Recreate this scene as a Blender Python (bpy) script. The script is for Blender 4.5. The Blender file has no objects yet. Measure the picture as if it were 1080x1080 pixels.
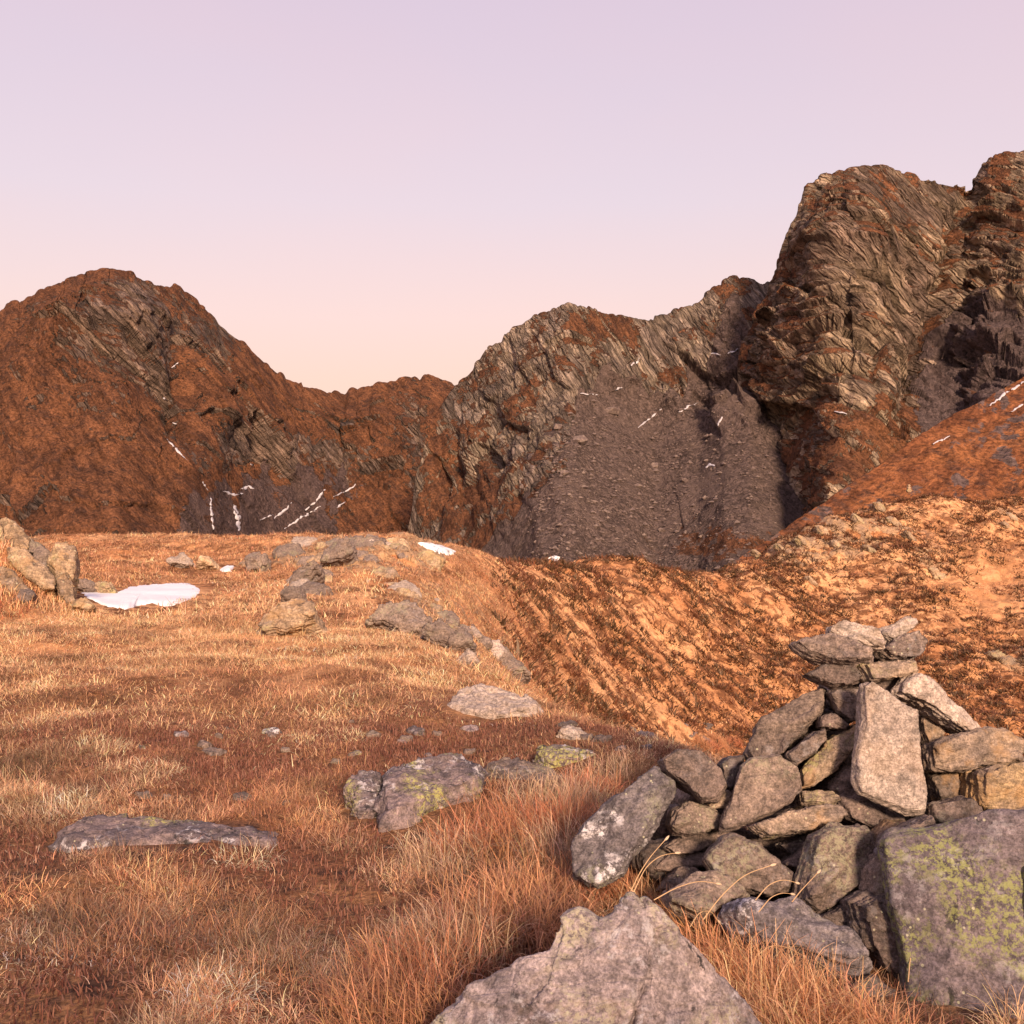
import bpy, math, random
import numpy as np
from mathutils import Vector
from mathutils.bvhtree import BVHTree

random.seed(7)
rng = np.random.default_rng(7)
F = 1100.0            # focal length in pixels of the 1080 px photograph
CAMZ = 1.65           # eye height above the meadow
scene = bpy.context.scene
COL = scene.collection

# ---------------------------------------------------------------- camera
cd = bpy.data.cameras.new('camera')
cam = bpy.data.objects.new('camera', cd)
COL.objects.link(cam)
cam.location = (0, 0, CAMZ)
cam.rotation_euler = (math.radians(90), 0, 0)
cd.sensor_width = 36
cd.lens = 36 * F / 1080
cd.clip_start = 0.05
cd.clip_end = 20000
scene.camera = cam

def P(px, py, Y):
    """point at forward distance Y seen at photo pixel px, py"""
    return np.array([(px - 540) / F * Y, Y, CAMZ + (540 - py) / F * Y])

# ---------------------------------------------------------------- noise
_perm = rng.permutation(256).astype(np.int64)
_perm = np.concatenate([_perm, _perm, _perm])
_g = rng.normal(size=(256, 3)); _g /= np.linalg.norm(_g, axis=1)[:, None]

def perlin(p):
    p = np.asarray(p, dtype=np.float64)
    i = np.floor(p).astype(np.int64); f = p - i; i &= 255
    u = f * f * f * (f * (f * 6 - 15) + 10)
    out = 0
    for dx in (0, 1):
        wx = u[..., 0] if dx else 1 - u[..., 0]
        for dy in (0, 1):
            wy = u[..., 1] if dy else 1 - u[..., 1]
            for dz in (0, 1):
                wz = u[..., 2] if dz else 1 - u[..., 2]
                h = _perm[_perm[_perm[(i[..., 0] + dx) & 255] + ((i[..., 1] + dy) & 255)] + ((i[..., 2] + dz) & 255)]
                g = _g[h]
                d = g[..., 0] * (f[..., 0] - dx) + g[..., 1] * (f[..., 1] - dy) + g[..., 2] * (f[..., 2] - dz)
                out = out + wx * wy * wz * d
    return out * 1.5

def fbm(p, o=4, lac=2.1, gain=.5):
    s = 0; a = 1.0; q = np.asarray(p, float)
    for k in range(o):
        s = s + a * perlin(q + 17.3 * k); q = q * lac; a *= gain
    return s

def ridged(p, o=4, lac=2.1, gain=.5):
    s = 0; a = 1.0; q = np.asarray(p, float)
    for k in range(o):
        s = s + a * (1 - 2.2 * np.abs(perlin(q + 9.1 * k))); q = q * lac; a *= gain
    return s

_fr = rng.random((256, 3)); _fv = rng.uniform(-1, 1, 256); _fg = rng.normal(size=(256, 3))
def facet(p, tilt=.6):
    """broken rock: every Voronoi cell is a plane with its own height and tilt"""
    p = np.asarray(p, float); sh = p.shape[:-1]; p = p.reshape(-1, 3)
    i = np.floor(p).astype(np.int64); best = np.full(len(p), 9e9); val = np.zeros(len(p))
    for dx in (-1, 0, 1):
        for dy in (-1, 0, 1):
            for dz in (-1, 0, 1):
                c = i + np.array([dx, dy, dz])
                h = _perm[_perm[_perm[c[:, 0] & 255] + (c[:, 1] & 255)] + (c[:, 2] & 255)]
                q = p - (c + _fr[h]); d = (q * q).sum(1)
                m = d < best
                best = np.where(m, d, best)
                val = np.where(m, _fv[h] + tilt * (q * _fg[h]).sum(1), val)
    return val.reshape(sh)

def sstep(a, b, x):
    t = np.clip((x - a) / (b - a), 0, 1)
    return t * t * (3 - 2 * t)

def xyz(x, y, z=0.0):
    x, y = np.broadcast_arrays(np.asarray(x, float), np.asarray(y, float))
    z = np.broadcast_to(np.asarray(z, float), x.shape)
    return np.stack([x, y, z], -1)

# ---------------------------------------------------------------- mesh helpers
def mk_mesh(name, V, Fc, smooth=True, attrs=None, colors=None):
    V = np.ascontiguousarray(V, dtype=np.float32); Fc = np.ascontiguousarray(Fc, dtype=np.int32)
    m = bpy.data.meshes.new(name)
    n, k = Fc.shape
    m.vertices.add(len(V)); m.vertices.foreach_set('co', V.ravel())
    m.loops.add(n * k); m.loops.foreach_set('vertex_index', Fc.ravel())
    m.polygons.add(n)
    m.polygons.foreach_set('loop_start', np.arange(0, n * k, k, dtype=np.int32))
    m.polygons.foreach_set('loop_total', np.full(n, k, dtype=np.int32))
    m.polygons.foreach_set('use_smooth', np.full(n, smooth, dtype=bool))
    m.update(calc_edges=True)
    for an, av in (attrs or {}).items():
        a = m.attributes.new(an, 'FLOAT', 'POINT'); a.data.foreach_set('value', np.ascontiguousarray(av, np.float32).ravel())
    for an, av in (colors or {}).items():
        a = m.attributes.new(an, 'FLOAT_COLOR', 'POINT')
        c = np.ones((len(V), 4), np.float32); c[:, :3] = av
        a.data.foreach_set('color', c.ravel())
    return m

def link(name, mesh, mat=None, parent=None):
    o = bpy.data.objects.new(name, mesh); COL.objects.link(o)
    if mat is not None and mesh is not None:
        mesh.materials.clear(); mesh.materials.append(mat)
    if parent is not None: o.parent = parent
    return o

def tag(o, label=None, cat=None, group=None, kind=None):
    if label: o['label'] = label
    if cat: o['category'] = cat
    if group: o['group'] = group
    if kind: o['kind'] = kind
    return o

def grid_faces(r, c):
    i = np.arange(r * c).reshape(r, c)
    return np.stack([i[:-1, :-1], i[:-1, 1:], i[1:, 1:], i[1:, :-1]], -1).reshape(-1, 4)

def grid_normals(V):
    du = np.gradient(V, axis=1); dv = np.gradient(V, axis=0)
    n = np.cross(du, dv); n /= np.linalg.norm(n, axis=-1)[..., None] + 1e-9
    return n

# ---------------------------------------------------------------- material helpers
class NT:
    def __init__(self, name):
        self.m = bpy.data.materials.new(name); self.m.use_nodes = True
        self.t = self.m.node_tree; self.t.nodes.clear()
        self.out = self.n('ShaderNodeOutputMaterial')
    def n(self, typ, **kw):
        nd = self.t.nodes.new(typ)
        for k, v in kw.items(): setattr(nd, k, v)
        return nd
    def l(self, a, b): self.t.links.new(a, b)
    def set(self, sock, v):
        if isinstance(v, bpy.types.NodeSocket): self.l(v, sock)
        else: sock.default_value = v
    def noise(self, vec, scale, detail=5, rough=.55, dist=0., typ='FBM'):
        nd = self.n('ShaderNodeTexNoise'); nd.noise_type = typ; nd.normalize = True
        self.set(nd.inputs['Vector'], vec)
        nd.inputs['Scale'].default_value = scale; nd.inputs['Detail'].default_value = detail
        nd.inputs['Roughness'].default_value = rough; nd.inputs['Distortion'].default_value = dist
        return nd.outputs['Fac']
    def voro(self, vec, scale, feat='F1', out='Distance'):
        nd = self.n('ShaderNodeTexVoronoi'); nd.feature = feat
        self.set(nd.inputs['Vector'], vec); nd.inputs['Scale'].default_value = scale
        return nd.outputs[out]
    def rng(self, v, a, b, c=0., d=1., smooth=True):
        nd = self.n('ShaderNodeMapRange'); nd.interpolation_type = 'SMOOTHSTEP' if smooth else 'LINEAR'
        self.set(nd.inputs[0], v)
        for i, x in enumerate((a, b, c, d)): nd.inputs[i + 1].default_value = x
        return nd.outputs[0]
    def math(self, op, a, b=0.):
        nd = self.n('ShaderNodeMath'); nd.operation = op
        self.set(nd.inputs[0], a); self.set(nd.inputs[1], b)
        return nd.outputs[0]
    def mix(self, f, a, b, typ='MIX'):
        nd = self.n('ShaderNodeMix'); nd.data_type = 'RGBA'; nd.blend_type = typ
        self.set(nd.inputs[0], f)
        for i, v in ((6, a), (7, b)):
            if isinstance(v, (tuple, list)): v = (*v[:3], 1)
            self.set(nd.inputs[i], v)
        return nd.outputs[2]
    def attr(self, name, out='Fac'):
        nd = self.n('ShaderNodeAttribute'); nd.attribute_name = name
        return nd.outputs[out]
    def mapping(self, vec, rot=(0, 0, 0), scale=(1, 1, 1), loc=(0, 0, 0), typ='POINT'):
        nd = self.n('ShaderNodeMapping'); nd.vector_type = typ; self.set(nd.inputs[0], vec)
        nd.inputs[1].default_value = loc; nd.inputs[2].default_value = rot; nd.inputs[3].default_value = scale
        return nd.outputs[0]
    def finish(self, color, rough=.9, height=None, strength=.5, dist=.02, spec=.25):
        b = self.n('ShaderNodeBsdfPrincipled')
        self.set(b.inputs['Base Color'], color if not isinstance(color, tuple) else (*color[:3], 1))
        self.set(b.inputs['Roughness'], rough)
        b.inputs['Specular IOR Level'].default_value = spec
        if height is not None:
            bp = self.n('ShaderNodeBump'); bp.inputs['Strength'].default_value = strength
            bp.inputs['Distance'].default_value = dist
            self.l(height, bp.inputs['Height']); self.l(bp.outputs[0], b.inputs['Normal'])
        self.l(b.outputs[0], self.out.inputs[0])
        return self.m
    def value(self, c, f):     # colour times a scalar
        nd = self.n('ShaderNodeVectorMath'); nd.operation = 'SCALE'
        self.set(nd.inputs[0], c if not isinstance(c, tuple) else c[:3]); self.set(nd.inputs['Scale'], f)
        return nd.outputs[0]

def rock_mat(name, c1, c2, lichen=None, lthr=.6, dark=.25, white=0., sand=0., fine=1.0):
    t = NT(name)
    tc = t.n('ShaderNodeTexCoord').outputs['Object']
    oi = t.n('ShaderNodeObjectInfo').outputs['Random']
    off = t.n('ShaderNodeVectorMath'); off.operation = 'ADD'; t.l(tc, off.inputs[0])
    sc = t.math('MULTIPLY', oi, 37.0); t.l(sc, off.inputs[1])
    v = off.outputs[0]
    vs = t.mapping(v, rot=(.3, .9, .4), scale=(1, 1, 5))
    n1 = t.noise(v, 4.5 * fine, 6, .62, .4); n2 = t.noise(v, 34 * fine, 5, .7); n3 = t.noise(vs, 9 * fine, 5, .65, .3)
    n4 = t.noise(v, 120 * fine, 3, .7)
    col = t.mix(t.rng(n1, .36, .64), c1, c2)
    col = t.mix(t.rng(n3, .5, .72, 0, .55), col, tuple(x * .5 for x in c2))
    col = t.value(col, t.rng(n2, .3, .7, .55, 1.42))
    col = t.value(col, t.rng(n4, .3, .7, .62, 1.36))
    col = t.value(col, t.rng(oi, 0, 1, .78, 1.15, False))
    if sand:
        s = t.math('MULTIPLY', t.rng(t.noise(v, 7 * fine, 5, .6), .5, .62), sand)
        col = t.mix(s, col, (.42, .24, .10))
    if dark:
        d = t.math('MULTIPLY', t.rng(t.noise(v, 14 * fine, 6, .66, .6), .575, .63), t.rng(t.noise(v, 3 * fine, 3), .42, .55))
        col = t.mix(t.math('MULTIPLY', d, dark), col, (.035, .03, .03))
    if lichen:
        big = t.rng(t.noise(v, 3.2 * fine, 3, .5), lthr - .12, lthr + .02)
        spots = t.rng(t.noise(v, 46 * fine, 8, .8, .1), .48, .54)
        col = t.mix(t.math('MULTIPLY', t.math('MULTIPLY', big, spots), .75), col, lichen)
        sp = t.rng(t.voro(v, 30 * fine), .16, .10)
        sp = t.math('MULTIPLY', sp, t.rng(t.noise(v, 6 * fine, 2), .5, .6))
        col = t.mix(t.math('MULTIPLY', sp, .6), col, (.5, .48, .32))
    if white:
        w = t.math('MULTIPLY', t.rng(t.noise(v, 22 * fine, 8, .75, .2), .50, .60), t.rng(t.noise(v, 4.5 * fine, 3), .50, .60))
        col = t.mix(t.math('MULTIPLY', w, white), col, (.62, .58, .60))
    h = t.math('ADD', t.math('MULTIPLY', n2, .6), t.math('ADD', t.math('MULTIPLY', n3, .8), t.math('MULTIPLY', n4, .22)))
    cr = t.rng(t.voro(t.mapping(v, rot=(.5, .2, .8), scale=(1, 1, 2.2)), 6 * fine, 'DISTANCE_TO_EDGE'), 0, .035, 0, 1)
    h = t.math('ADD', h, t.math('MULTIPLY', cr, .12))
    return t.finish(col, t.rng(n2, .3, .7, .72, .95), h, .85, .018 / fine, .25)

M_GREY = rock_mat('grey_schist', (.235, .175, .142), (.145, .108, .093), (.27, .25, .16), .66, .6, .15)
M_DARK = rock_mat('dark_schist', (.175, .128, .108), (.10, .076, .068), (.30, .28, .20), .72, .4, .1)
M_TAN = rock_mat('tan_schist', (.42, .34, .29), (.31, .245, .21), None, .6, .35, .0, .12)
M_OCHRE = rock_mat('ochre_schist', (.28, .205, .15), (.17, .13, .108), (.36, .33, .14), .66, .45, .0, .4)
M_YELLOW = rock_mat('yellow_stained_schist', (.42, .29, .16), (.22, .16, .125), None, .6, .5, .1, .5)
M_WHITE = rock_mat('white_stained_schist', (.17, .145, .147), (.11, .093, .098), (.30, .29, .20), .66, .4, .95)
M_BOULDER = rock_mat('lichen_boulder', (.165, .132, .138), (.095, .076, .085), (.25, .26, .09), .52, 1.0, .2, 0, .85)
M_FRONT = rock_mat('pale_mottled_boulder', (.31, .25, .24), (.17, .138, .14), (.44, .39, .27), .58, 1.0, .5, .1, .9)
M_MEADOW = rock_mat('meadow_rock', (.22, .165, .16), (.10, .08, .085), (.40, .38, .12), .63, 1.0, .7, 0, .9)
M_CRAG = rock_mat('crag_rock', (.40, .28, .18), (.25, .175, .12), (.36, .33, .16), .62, .6, .1, .4, .35)

def mountain_mat(name, ang, rockA, rockB, vegA, vegB, screeC, fine=1.0):  # colours kept dark: the mountains' shade is put into their albedo
    t = NT(name)
    tc = t.n('ShaderNodeTexCoord').outputs['Object']
    vs = t.mapping(tc, rot=(0, ang, 0), scale=(4.2, 14., 34.), typ='TEXTURE')
    n1 = t.noise(tc, .018, 6, .6); n2 = t.noise(tc, .11, 6, .68); n3 = t.noise(vs, 1.0, 6, .68, .7)
    n4 = t.noise(tc, .5, 4, .7)
    wv = t.n('ShaderNodeVectorMath'); wv.operation = 'ADD'; t.l(tc, wv.inputs[0])
    nz = t.n('ShaderNodeTexNoise'); t.l(tc, nz.inputs['Vector']); nz.inputs['Scale'].default_value = .06; nz.inputs['Detail'].default_value = 4
    t.l(t.value(nz.outputs['Color'], 7.0), wv.inputs[1]); wp = wv.outputs[0]
    va = t.mapping(wp, rot=(0, ang, 0), scale=(6.0, 30., 46.), typ='TEXTURE'); vb = t.mapping(wp, rot=(0, ang, .2), scale=(2.3, 10., 16.), typ='TEXTURE')
    ca = t.rng(t.voro(va, 1.0, 'DISTANCE_TO_EDGE'), 0, .16); cb = t.rng(t.voro(vb, 1.0, 'DISTANCE_TO_EDGE'), 0, .20)
    sa = t.n('ShaderNodeSeparateColor'); t.l(t.voro(va, 1.0, 'F1', 'Color'), sa.inputs[0])
    sb = t.n('ShaderNodeSeparateColor'); t.l(t.voro(vb, 1.0, 'F1', 'Color'), sb.inputs[0])
    rock = t.mix(t.rng(n1, .36, .62), rockA, rockB)
    rock = t.value(rock, t.rng(sa.outputs[0], 0, 1, .62, 1.38, False))
    rock = t.value(rock, t.rng(sb.outputs[0], 0, 1, .66, 1.34, False))
    rock = t.mix(t.rng(n3, .50, .64, 0, .5), rock, tuple(x * .34 for x in rockB))
    rock = t.value(rock, t.rng(ca, 0, 1, .62, 1.0, False)); rock = t.value(rock, t.rng(cb, 0, 1, .72, 1.0, False))
    rock = t.value(rock, t.rng(n2, .3, .7, .7, 1.3))
    veg = t.mix(t.rng(t.noise(tc, .035, 6, .66), .38, .62), vegA, vegB)
    veg = t.mix(t.rng(n2, .48, .66, 0, .8), veg, (.050, .030, .025))
    veg = t.mix(t.rng(n3, .50, .62, 0, .65), veg, tuple(x * .45 for x in vegB))
    veg = t.mix(t.rng(n3, .46, .38, 0, .5), veg, tuple(min(1, x * 1.35) for x in vegA))
    veg = t.value(veg, t.rng(n4, .3, .7, .5, 1.5))
    scree = t.value(screeC, t.rng(n4, .3, .7, .5, 1.5))
    stones = t.voro(tc, .28, 'F1', 'Color')
    sp = t.n('ShaderNodeSeparateColor'); t.l(stones, sp.inputs[0])
    scree = t.value(scree, t.rng(sp.outputs[0], 0, 1, .65, 1.3, False))
    scree = t.mix(t.rng(n1, .5, .65, 0, .6), scree, tuple(x * 1.3 for x in screeC))
    av = t.attr('veg'); asc = t.attr('scree')
    vf = t.rng(t.math('ADD', av, t.math('MULTIPLY', t.math('SUBTRACT', n2, .5), 1.9)), .32, .66)
    vf = t.rng(t.math('ADD', vf, t.math('SUBTRACT', n4, .5)), .2, .8)
    sf = t.rng(t.math('ADD', asc, t.math('MULTIPLY', t.math('SUBTRACT', n2, .5), 1.6)), .2, .8)
    col = t.mix(sf, rock, scree)
    col = t.mix(vf, col, veg)
    h = t.math('ADD', t.math('MULTIPLY', n3, .6), t.math('ADD', t.math('MULTIPLY', n2, .8), t.math('MULTIPLY', n4, .6)))
    nv = t.math('SUBTRACT', 1.0, t.math('MAXIMUM', vf, sf))
    h = t.math('ADD', h, t.math('MULTIPLY', nv, t.math('ADD', t.math('MULTIPLY', ca, .5), t.math('ADD', t.math('MULTIPLY', cb, .22), t.math('MULTIPLY', sa.outputs[1], .5)))))
    return t.finish(col, .95, h, .95, 6.0 * fine, .1)

# ---------------------------------------------------------------- world and sun
SUN_AZ = math.radians(13)    # to the right of straight behind the camera
SUN_EL = math.radians(20)
w = bpy.data.worlds.new('World'); scene.world = w; w.use_nodes = True
nt = w.node_tree; nt.nodes.clear()
wo = nt.nodes.new('ShaderNodeOutputWorld')
sky = nt.nodes.new('ShaderNodeTexSky'); sky.sky_type = 'NISHITA'; sky.sun_disc = False
sky.sun_elevation = SUN_EL; sky.sun_rotation = math.pi - SUN_AZ   # sun stands behind, to the right
sky.air_density = 1.0; sky.dust_density = 2.0
b1 = nt.nodes.new('ShaderNodeBackground'); b1.inputs[1].default_value = 0.02
nt.links.new(sky.outputs[0], b1.inputs[0])
geo = nt.nodes.new('ShaderNodeTexCoord')
sx = nt.nodes.new('ShaderNodeSeparateXYZ'); nt.links.new(geo.outputs['Generated'], sx.inputs[0])
ramp = nt.nodes.new('ShaderNodeValToRGB')
nt.links.new(sx.outputs['Z'], ramp.inputs[0])
def lin(c): return tuple(((x / 255) / 12.92 if x / 255 < .04045 else ((x / 255 + .055) / 1.055) ** 2.4) for x in c)
stops = [(0.0, (244, 190, 166)), (.12, (249, 203, 178)), (.18, (245, 209, 196)), (.28, (231, 209, 212)), (.44, (222, 199, 210)), (1.0, (200, 180, 204))]
el = ramp.color_ramp.elements
while len(el) < len(stops): el.new(.5)
for e, (p, c) in zip(el, stops): e.position = p; e.color = (*lin(c), 1)
b2 = nt.nodes.new('ShaderNodeBackground'); b2.inputs[1].default_value = 0.645
nz = nt.nodes.new('ShaderNodeTexNoise'); nz.inputs['Scale'].default_value = 1.6; nz.inputs['Detail'].default_value = 4
mp = nt.nodes.new('ShaderNodeMapping'); mp.inputs[3].default_value = (1, 1, 2.6); nt.links.new(geo.outputs['Generated'], mp.inputs[0]); nt.links.new(mp.outputs[0], nz.inputs['Vector'])
tr = nt.nodes.new('ShaderNodeValToRGB'); tr.color_ramp.elements[0].position = .32; tr.color_ramp.elements[1].position = .70
tr.color_ramp.elements[0].color = (.935, .955, 1.0, 1); tr.color_ramp.elements[1].color = (1.0, .955, .955, 1); nt.links.new(nz.outputs['Fac'], tr.inputs[0])
mm = nt.nodes.new('ShaderNodeMix'); mm.data_type = 'RGBA'; mm.blend_type = 'MULTIPLY'; mm.inputs[0].default_value = 1.0
nt.links.new(ramp.outputs[0], mm.inputs[6]); nt.links.new(tr.outputs[0], mm.inputs[7]); nt.links.new(mm.outputs[2], b2.inputs[0])
ad = nt.nodes.new('ShaderNodeAddShader')
nt.links.new(b1.outputs[0], ad.inputs[0]); nt.links.new(b2.outputs[0], ad.inputs[1]); nt.links.new(ad.outputs[0], wo.inputs[0])

sl = bpy.data.lights.new('sun', 'SUN'); sl.energy = 4.9; sl.angle = math.radians(8.5); sl.color = (1.0, .72, .50)
so = bpy.data.objects.new('sun', sl); COL.objects.link(so)
sdir = Vector((math.sin(SUN_AZ) * math.cos(SUN_EL), -math.cos(SUN_AZ) * math.cos(SUN_EL), math.sin(SUN_EL)))
so.rotation_euler = (-sdir).to_track_quat('-Z', 'Y').to_euler()
so.location = (20, -30, 30)

vs_ = scene.view_settings
vs_.view_transform = 'Standard'; vs_.look = 'None'; vs_.exposure = 0.62; vs_.gamma = 1; vs_.use_curve_mapping = False

# ================================================================ GROUND
# profile of the ground in a few columns: (photo row, distance) where it shows, ('z', height, distance) where it is hidden
def zz(py, Y): return CAMZ + (540 - py) / F * Y
cols = {
 -420: [('z', 0, 3), ('z', .1, 8), ('z', .6, 14), ('z', 1.2, 26), ('z', 1.3, 45), ('z', -6, 70)],
 0:   [('z', 0, 3), (885, 5.2), (700, 10.8), (640, 15), ('z', .36, 20), (598, 26), (575, 40), (573, 46), ('z', -3, 62)],
 150: [('z', 0, 3), (900, 4.9), (700, 10.6), (645, 16), (615, 21.5), (576, 33), (564, 42), ('z', -3, 58)],
 300: [('z', 0, 3), (900, 4.9), (700, 10.6), (655, 15), (600, 25), (575, 33), (562, 41), ('z', -3, 56)],
 380: [('z', 0, 3), (880, 5.2), (700, 10.6), (668, 13.5), (618, 20), (588, 26), (566, 35), ('z', .6, 40), ('z', -3, 56)],
 450: [('z', 0, 3), (870, 5.3), (740, 8.8), (690, 12), (640, 18), (600, 26), (567, 40), ('z', .5, 46), ('z', -4, 60)],
 520: [('z', 0, 3), (870, 5.3), (760, 8.2), (712, 11), (700, 12.5), ('z', -1.4, 19), (690, 24), (630, 35), (572, 47), ('z', -1, 56), ('z', -6, 75)],
 600: [('z', 0, 3), (870, 5.3), (780, 7.4), (748, 9.2), ('z', -1.2, 13), ('z', -4, 22), (745, 36), (660, 47), (577, 58), ('z', -1.5, 68), ('z', -8, 90)],
 680: [('z', 0, 3), (870, 5.3), (775, 7.6), ('z', -1.5, 12), ('z', -5.5, 24), (770, 45), (680, 56), (588, 69), ('z', -3, 80), ('z', -10, 100)],
 755: [('z', 0, 3), (870, 5.3), (790, 7.0), ('z', -1.5, 11), ('z', -6.5, 26), (785, 52), (690, 64), (598, 78), ('z', -4.5, 90), ('z', -14, 110)],
 800: [('z', 0, 3), ('z', 0, 6.2), ('z', -1.5, 10), ('z', -7, 26), (790, 54), (680, 69), (578, 84), ('z', -3, 95), ('z', -12, 115)],
 870: [('z', 0, 3), ('z', 0, 6), ('z', -1.6, 10), ('z', -7, 28), (790, 56), (670, 73), (600, 84), (541, 93), ('z', .5, 102), ('z', -8, 120)],
 960: [('z', 0, 3), ('z', -.05, 6), ('z', -1.6, 10), ('z', -7, 28), (790, 57), (670, 74), (590, 87), (517, 100), ('z', 2.5, 108), ('z', -5, 125)],
 1080: [('z', 0, 3), ('z', -.1, 6), ('z', -1.7, 10), ('z', -7, 28), (790, 58), (690, 71), (615, 84), (560, 97), (524, 108), ('z', 2.5, 114), ('z', -4, 130)],
 1480: [('z', 0, 3), ('z', -.1, 6), ('z', -1.5, 12), ('z', -7, 30), (790, 60), (690, 72), (600, 86), (520, 106), ('z', 3.5, 114), ('z', -3, 135)],
}
LY0, LY1, NL, NTt = math.log(2.0), math.log(900.0), 420, 520
T0, T1 = -.95, .95
lys = np.linspace(LY0, LY1, NL); ts = np.linspace(T0, T1, NTt)
ck = sorted(cols); prof = []
for k in ck:
    pts = [(('z', a[1], a[2]) if a[0] == 'z' else ('z', zz(*a), a[1])) for a in cols[k]]
    Ys = [2.0] + [p[2] for p in pts] + [190, 330, 900]; Zs = [0.0] + [p[1] for p in pts] + [-38, -62, -66]
    prof.append(np.interp(lys, np.log(Ys), Zs))
prof = np.array(prof)
ct = np.array([(k - 540) / F for k in ck])
TAB = np.array([np.interp(ts, ct, prof[:, j]) for j in range(NL)]).T      # (NT, NL)
def blur(A, r, ax):
    k = np.hanning(2 * r + 3)[1:-1]; k /= k.sum()
    pad = [(0, 0), (0, 0)]; pad[ax] = (r, r)
    B = np.pad(A, pad, mode='edge')
    return np.apply_along_axis(lambda v: np.convolve(v, k, 'valid'), ax, B)
TAB = blur(blur(TAB, 16, 0), 4, 1)

def base_h(x, y):
    x = np.asarray(x, float); y = np.asarray(y, float)
    Y = np.maximum(y, 2.0)
    t = np.clip(x / Y, T0, T1)
    fi = (t - T0) / (T1 - T0) * (NTt - 1); fj = np.clip((np.log(Y) - LY0) / (LY1 - LY0) * (NL - 1), 0, NL - 1.001)
    i = np.clip(fi.astype(int), 0, NTt - 2); j = fj.astype(int); a = fi - i; b = fj - j
    return (TAB[i, j] * (1 - a) * (1 - b) + TAB[i + 1, j] * a * (1 - b) + TAB[i, j + 1] * (1 - a) * b + TAB[i + 1, j + 1] * a * b)

def pxpy(x, y, z):
    return 540 + F * x / np.maximum(y, .5), 540 - F * (z - CAMZ) / np.maximum(y, .5)

def blob(px, py, cx, cy, rx, ry):
    return np.exp(-(((px - cx) / rx) ** 2 + ((py - cy) / ry) ** 2))

def ground_h(x, y, want_rock=False):
    x = np.asarray(x, float); y = np.asarray(y, float)
    z = base_h(x, y)
    p = xyz(x, y)
    far = sstep(9, 32, y)
    px, py = pxpy(x, y, z)
    calm = 1 - np.exp(-((x - .9) / 1.3) ** 2 - ((y - 4.0) / 1.1) ** 2)
    n = .03 * fbm(p / 1.3, 3) + .015 * fbm(p / .33, 2) + calm * sstep(2.5, 4, y) * (.10 * fbm(p / 2.6 + 7, 2) + .05 * fbm(p / .8 + 3, 2))
    right = sstep(520, 620, px)
    n = n * (1 - far) + far * ((.22 + .75 * right * sstep(25, 55, y)) * fbm(p / (7.0), 4) + .22 * (1 - right) * sstep(18, 28, y) * fbm(p / 3.4 + 60, 3) + (.05 + .1 * right) * fbm(p / 1.4, 3))
    n = n + 1.2 * np.exp(-((x + 7.9) / 1.0) ** 2 - ((y - 15.1) / 1.2) ** 2)
    n = n + far * (1 - right) * .075 * (.5 - 1.6 * np.abs(perlin(p / .8 + 31)))
    n = n + far * right * sstep(20, 30, y) * ((.17 - .11 * sstep(800, 930, px)) * (.5 - 1.6 * np.abs(perlin(p / .95 + 31))) + .07 * fbm(p / .4 + 3, 2))
    # rocky rib masks
    rock = (blob(px, py, 345, 590, 75, 20) + .9 * blob(px, py, 430, 585, 70, 18) + 1.0 * blob(px, py, 470, 640, 60, 26)
            + .9 * blob(px, py, 520, 690, 40, 22) + blob(px, py, 10, 595, 60, 35)
            + .9 * blob(px, py, 850, 575, 60, 22) + .8 * blob(px, py, 930, 560, 60, 28) + .7 * blob(px, py, 985, 600, 25, 20)
            + .6 * blob(px, py, 1065, 545, 25, 16) + .8 * blob(px, py, 1075, 690, 35, 26)
            + .5 * blob(px, py, 200, 570, 60, 8)) * sstep(9, 14, y)
    q = xyz(x, y, z * 1.5)
    rr = ridged(q / (1.2 + 2.0 * right[..., None] if np.ndim(right) else 1.2 + 2.0 * right), 4) - .6
    sc = .012 * y
    n = n + rock * rr * sc * (.55 - .25 * sstep(700, 800, px))
    # the grassy bank behind the camera
    bank = sstep(-1.2, -3.4, y) * (2.45 + .12 * fbm(p / 1.5, 3)) + sstep(-3.4, -9, y) * .8
    if want_rock: return z + n + bank, np.clip(rock, 0, 1) * sstep(-.15, .35, rr), rock
    return z + n + bank

def bare(x, y):
    """0 in open stony or heathery patches, 1 in full grass"""
    z = base_h(x, y); px, py = pxpy(x, y, z)
    d = (.95 * blob(px, py, 190, 788, 150, 26) + .9 * blob(px, py, 440, 785, 120, 28) + .8 * blob(px, py, 650, 785, 110, 20) + .6 * blob(px, py, 240, 830, 120, 20)
         + .75 * blob(px, py, 180, 985, 70, 25) + .7 * blob(px, py, 350, 1000, 60, 22) + .5 * blob(px, py, 60, 1030, 100, 30))
    return np.clip(1 - d, 0, 1)

urow = np.concatenate([np.linspace(-1.6, -.62, 60, endpoint=False), np.linspace(-.62, .62, 900), np.linspace(.62, 1.6, 61)[1:]])
yrow = np.concatenate([np.linspace(-14, 1.9, 70, endpoint=False), np.exp(np.linspace(math.log(1.9), math.log(20), 340, endpoint=False)), np.exp(np.linspace(math.log(20), math.log(112), 760, endpoint=False)), np.exp(np.linspace(math.log(112), math.log(135), 14)), np.exp(np.linspace(math.log(138), math.log(1500), 60))])
WW = (yrow + np.sqrt(yrow ** 2 + 25)) / 2 + .5
GX = urow[None, :] * WW[:, None]; GY = np.repeat(yrow[:, None], len(urow), 1)
GZ, ROCKA, ROCKB = ground_h(GX, GY, True)
GV = np.stack([GX, GY, GZ], -1)
gpx, gpy = pxpy(GX, GY, GZ)
fine_far = sstep(5.5, 13, GY)

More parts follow.
